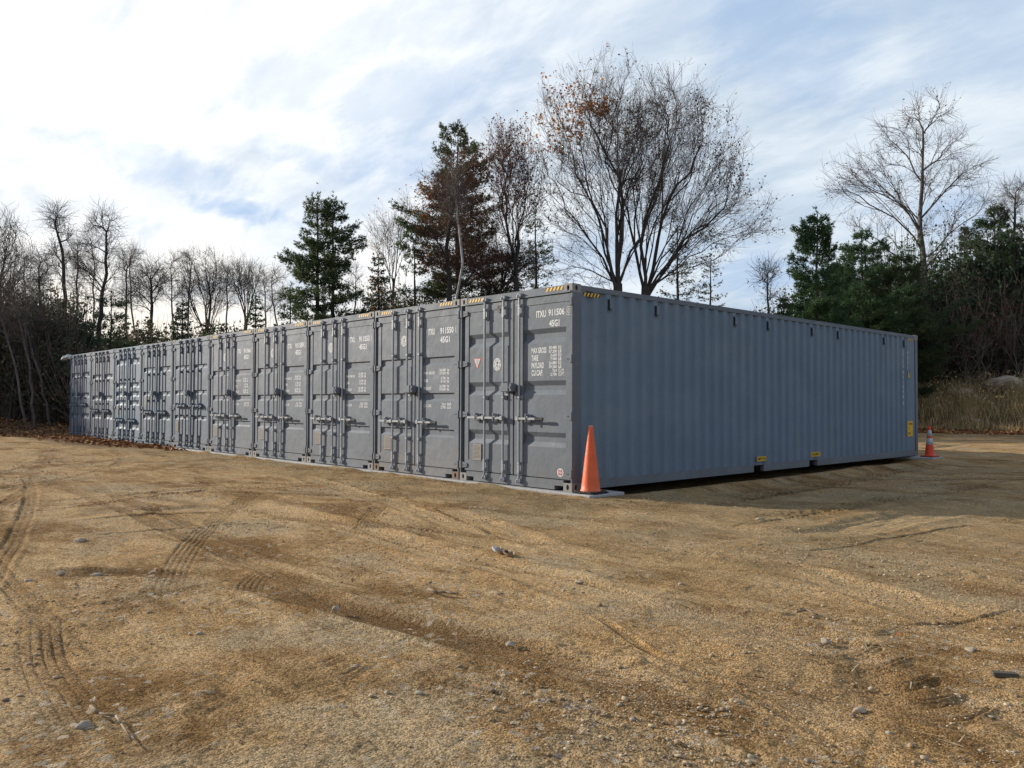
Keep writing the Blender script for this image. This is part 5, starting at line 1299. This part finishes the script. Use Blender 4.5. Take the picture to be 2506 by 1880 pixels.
def bank_grass():
    rng = R(8); parts = []
    n = 52000; x = rng.uniform(-16, 14, n); dy = np.abs(rng.normal(size=n))*4.2; y = 31.3+.12*(x+6)+dy
    cl = fbm(x*1.1, y*1.1, 3, 81); k = rng.rand(n) < np.clip(.45+1.4*cl, .08, 1); x, y, dy = x[k], y[k], dy[k]; n = len(x)
    h = (.22+.55*np.clip(dy/2.2, 0, 1))*rng.uniform(.4, 1.2, n)*(1+.6*cl[k]); w = rng.uniform(.006, .016, n)
    a = rng.uniform(0, 6.28, n); ln = rng.normal(size=(n, 2))*.28
    P = np.stack([x, y, gz(x, y)-.02], -1); s_ = np.stack([np.cos(a), np.sin(a), 0*a], -1)*w[:, None]; m = P+np.stack([ln[:, 0]*h*.4, ln[:, 1]*h*.4, h*.6], -1); t = P+np.stack([ln[:, 0]*h, ln[:, 1]*h, h*(1-.15*np.abs(ln[:, 0]))], -1)
    V = np.stack([P-s_, P+s_, m+s_*.7, m-s_*.7], 1); V2 = np.stack([m-s_*.7, m+s_*.7, t+s_*.15, t-s_*.15], 1); V = np.concatenate([V, V2]).reshape(-1, 3)
    o = bulk('dry_grass', V, np.arange(n*8).reshape(-1, 4), M_grass); tag(o, 'dry tan grass and weeds covering the bank beyond the right end', 'dry grass', kind='stuff')
    # seedy weeds with small leaves
    n = 9000; x = rng.uniform(-14, 12, n); y = 33.0+.12*(x+6)+np.abs(rng.normal(size=n))*3.2; z = gz(x, y)+rng.uniform(.1, 1.0, n)
    V, F = leaf_quads(np.stack([x, y, z], -1), .05, rng); o = bulk('weeds', V, F, M_grass); tag(o, 'leafy brown and green weeds among the grass on the right bank', 'weeds', kind='stuff')
    # a few tufts at the wood edge on the left
def rock(name, P, S, seed, mt, label, cat='stone', group=None, sub=2, flat=.6):
    import bmesh
    rng = R(seed); bm = bmesh.new(); bmesh.ops.create_icosphere(bm, subdivisions=sub+1, radius=1)
    ax = rng.uniform(.7, 1.25, 3); o3 = rng.uniform(0, 50, 3)
    for v in bm.verts:
        c = np.array(v.co); q = 1+.55*float(vnoise(np.array([c[0]*1.3+o3[0]]), np.array([c[1]*1.3+c[2]*.9+o3[1]]), seed)[0])+.22*float(vnoise(np.array([c[0]*3.1+o3[1]]), np.array([c[2]*3.1+c[1]*2+o3[2]]), seed+1)[0])
        v.co = Vector((c[0]*ax[0]*q*S, c[1]*ax[1]*q*S, max(c[2]*q*S*flat, -S*.35)))
    me = bpy.data.meshes.new(name); bm.to_mesh(me); bm.free()
    o = link_mesh(name, me, mt, None, sub > 1); o.location = tuple(P); o.rotation_euler = (0, 0, rng.uniform(0, 6)); tag(o, label, cat, group); return o
def rocks():
    G = 'boulders on the right bank'
    def onb(u, v, d, S, seed, mt, lab):
        p = at(u, v, d); g = ground_z(p[0], p[1]); rock('boulder', (p[0], p[1], g+S*.32), S, seed, mt, lab, 'boulder', G)
    onb(2163, 852, 42.6, .55, 1, M_rock, 'mossy pale boulder, uppermost on the right bank')
    onb(2133, 862, 42.0, .42, 2, M_rock, 'speckled grey boulder left of and just below the uppermost one')
    onb(2172, 886, 39.8, .85, 3, M_rockt, 'largest tan boulder half sunk in the grass of the right bank')
    onb(2075, 882, 40.2, .45, 4, M_rockt, 'low rounded boulder buried in weeds left of the other boulders')
    onb(2088, 930, 37.6, .2, 5, M_rock, 'small pale stone in leaves at the foot of the right bank')
    onb(2108, 934, 37.3, .14, 6, M_rock, 'tiny pale stone beside the small one in the leaves')
    yard = [(133, 1240, .075, 'grey stone lying in the shallow rut at the left'), (212, 1243, .085, 'rounded pale stone next to the left rut, right of the grey one'), (172, 1172, .09, 'brown lump of packed earth and stone on the left of the yard'),
            (430, 1362, .045, 'small bluish stone in the left foreground gravel'), (725, 1312, .05, 'flat pale stone near the middle of the yard'), (1250, 1258, .05, 'dark flat stone right of the yard centre'),
            (1102, 1384, .05, 'small pale stone by the end of the dark furrow'), (1782, 1378, .06, 'pale stone in the right foreground gravel'), (1640, 1123, .07, 'pale stone at the edge of the container shadow'),
            (1262, 1088, .055, 'white pebble just in front of the concrete by the tall cone'), (2095, 1395, .05, 'small white stone near the right edge above the tractor tracks'), (1855, 1520, .055, 'brown clod beside the tractor tracks'),
            (905, 1488, .04, 'light stone in the lower middle gravel'), (178, 1556, .05, 'half-round stone at the lower left'), (1470, 1260, .045, 'small tan stone in the middle right of the yard'), (60, 1252, .05, 'flat stone at the left edge of the rut')]
    for i, (u, v, S, lab) in enumerate(yard):
        p = on_ground(u, v, -.05); g = ground_z(p[0], p[1]); S *= .52; rock('stone', (p[0], p[1], g+S*.12), S, 40+i, M_rockt if 'brown' in lab or 'tan' in lab else M_stone, lab, 'stone', 'loose stones on the yard', 2, .5)
def stick(name, uv, radii, mt, label, lift=.02, cat='stick'):
    mb = MB(); P = []
    for i, (u, v) in enumerate(uv): p = on_ground(u, v, -.05); P.append((p[0], p[1], ground_z(p[0], p[1])+lift+radii[i]))
    mb.tube(P, radii, 7); o = mb.build(name, mt, None, True); tag(o, label, cat)
def odds():
    stick('stick', [(925, 1279), (945, 1286), (962, 1285), (990, 1288)], [.010, .009, .008, .006], M_stick, 'pale forked stick lying near the middle of the sandy yard')
    stick('dry_vine', [(195, 1530), (215, 1543), (250, 1548), (262, 1566), (285, 1600)], [.006, .005, .005, .004, .003], M_stick, 'thin curled dry vine at the lower left of the yard')
    stick('stick', [(1720, 1322), (1740, 1318), (1765, 1326)], [.008, .007, .004], M_stick, 'short dry stick in the gravel at right')
    # block of dark wood at the right
    p = on_ground(2168, 1461, -.05); mb = MB(); mb.box(-.055, .055, -.016, .016, 0, .020, .002); mb.box(-.052, .030, -.019, -.016, .002, .014); mb.box(.055, .062, -.010, .008, .003, .015); o = mb.build('wood_block', M_wood); o.location = (p[0], p[1], ground_z(p[0], p[1])+.005); o.rotation_euler = (0.03, .02, math.atan2(RT[1], RT[0])-.1)
    tag(o, 'weathered dark block of wood at the right edge of the yard', 'wood block')
    # crumpled dead leaves clump
    rng = R(3); p = on_ground(1085, 1200, -.05); root = empty('dead_leaf_clump', (p[0], p[1], ground_z(p[0], p[1]))); tag(root, 'curled red-brown and white leaves lying alone in the middle of the yard', 'dead leaf')
    for nm, mm, c, w in (('brown_leaf', M_rust, (0, 0), .085), ('pale_leaf', M_stick, (.11, -.03), .06), ('white_leaf', M_white, (-.10, .02), .045)):
        n = 7; V = []; F = []
        for i in range(n):
            for j in range(n):
                a, b = i/(n-1)*2-1, j/(n-1)*2-1; s_ = 1-.55*a*a
                V.append((c[0]+a*w, c[1]+b*w*.5*s_, .012+.035*b*b+.02*a*a+rng.uniform(0, .008)))
        for i in range(n-1):
            for j in range(n-1): F.append((i*n+j, (i+1)*n+j, (i+1)*n+j+1, i*n+j+1))
        mb = MB(); mb.add(V, F); mb.build(nm, mm, root, True)
gravel(); straw(); leaf_litter(); bank_grass(); rocks(); odds()
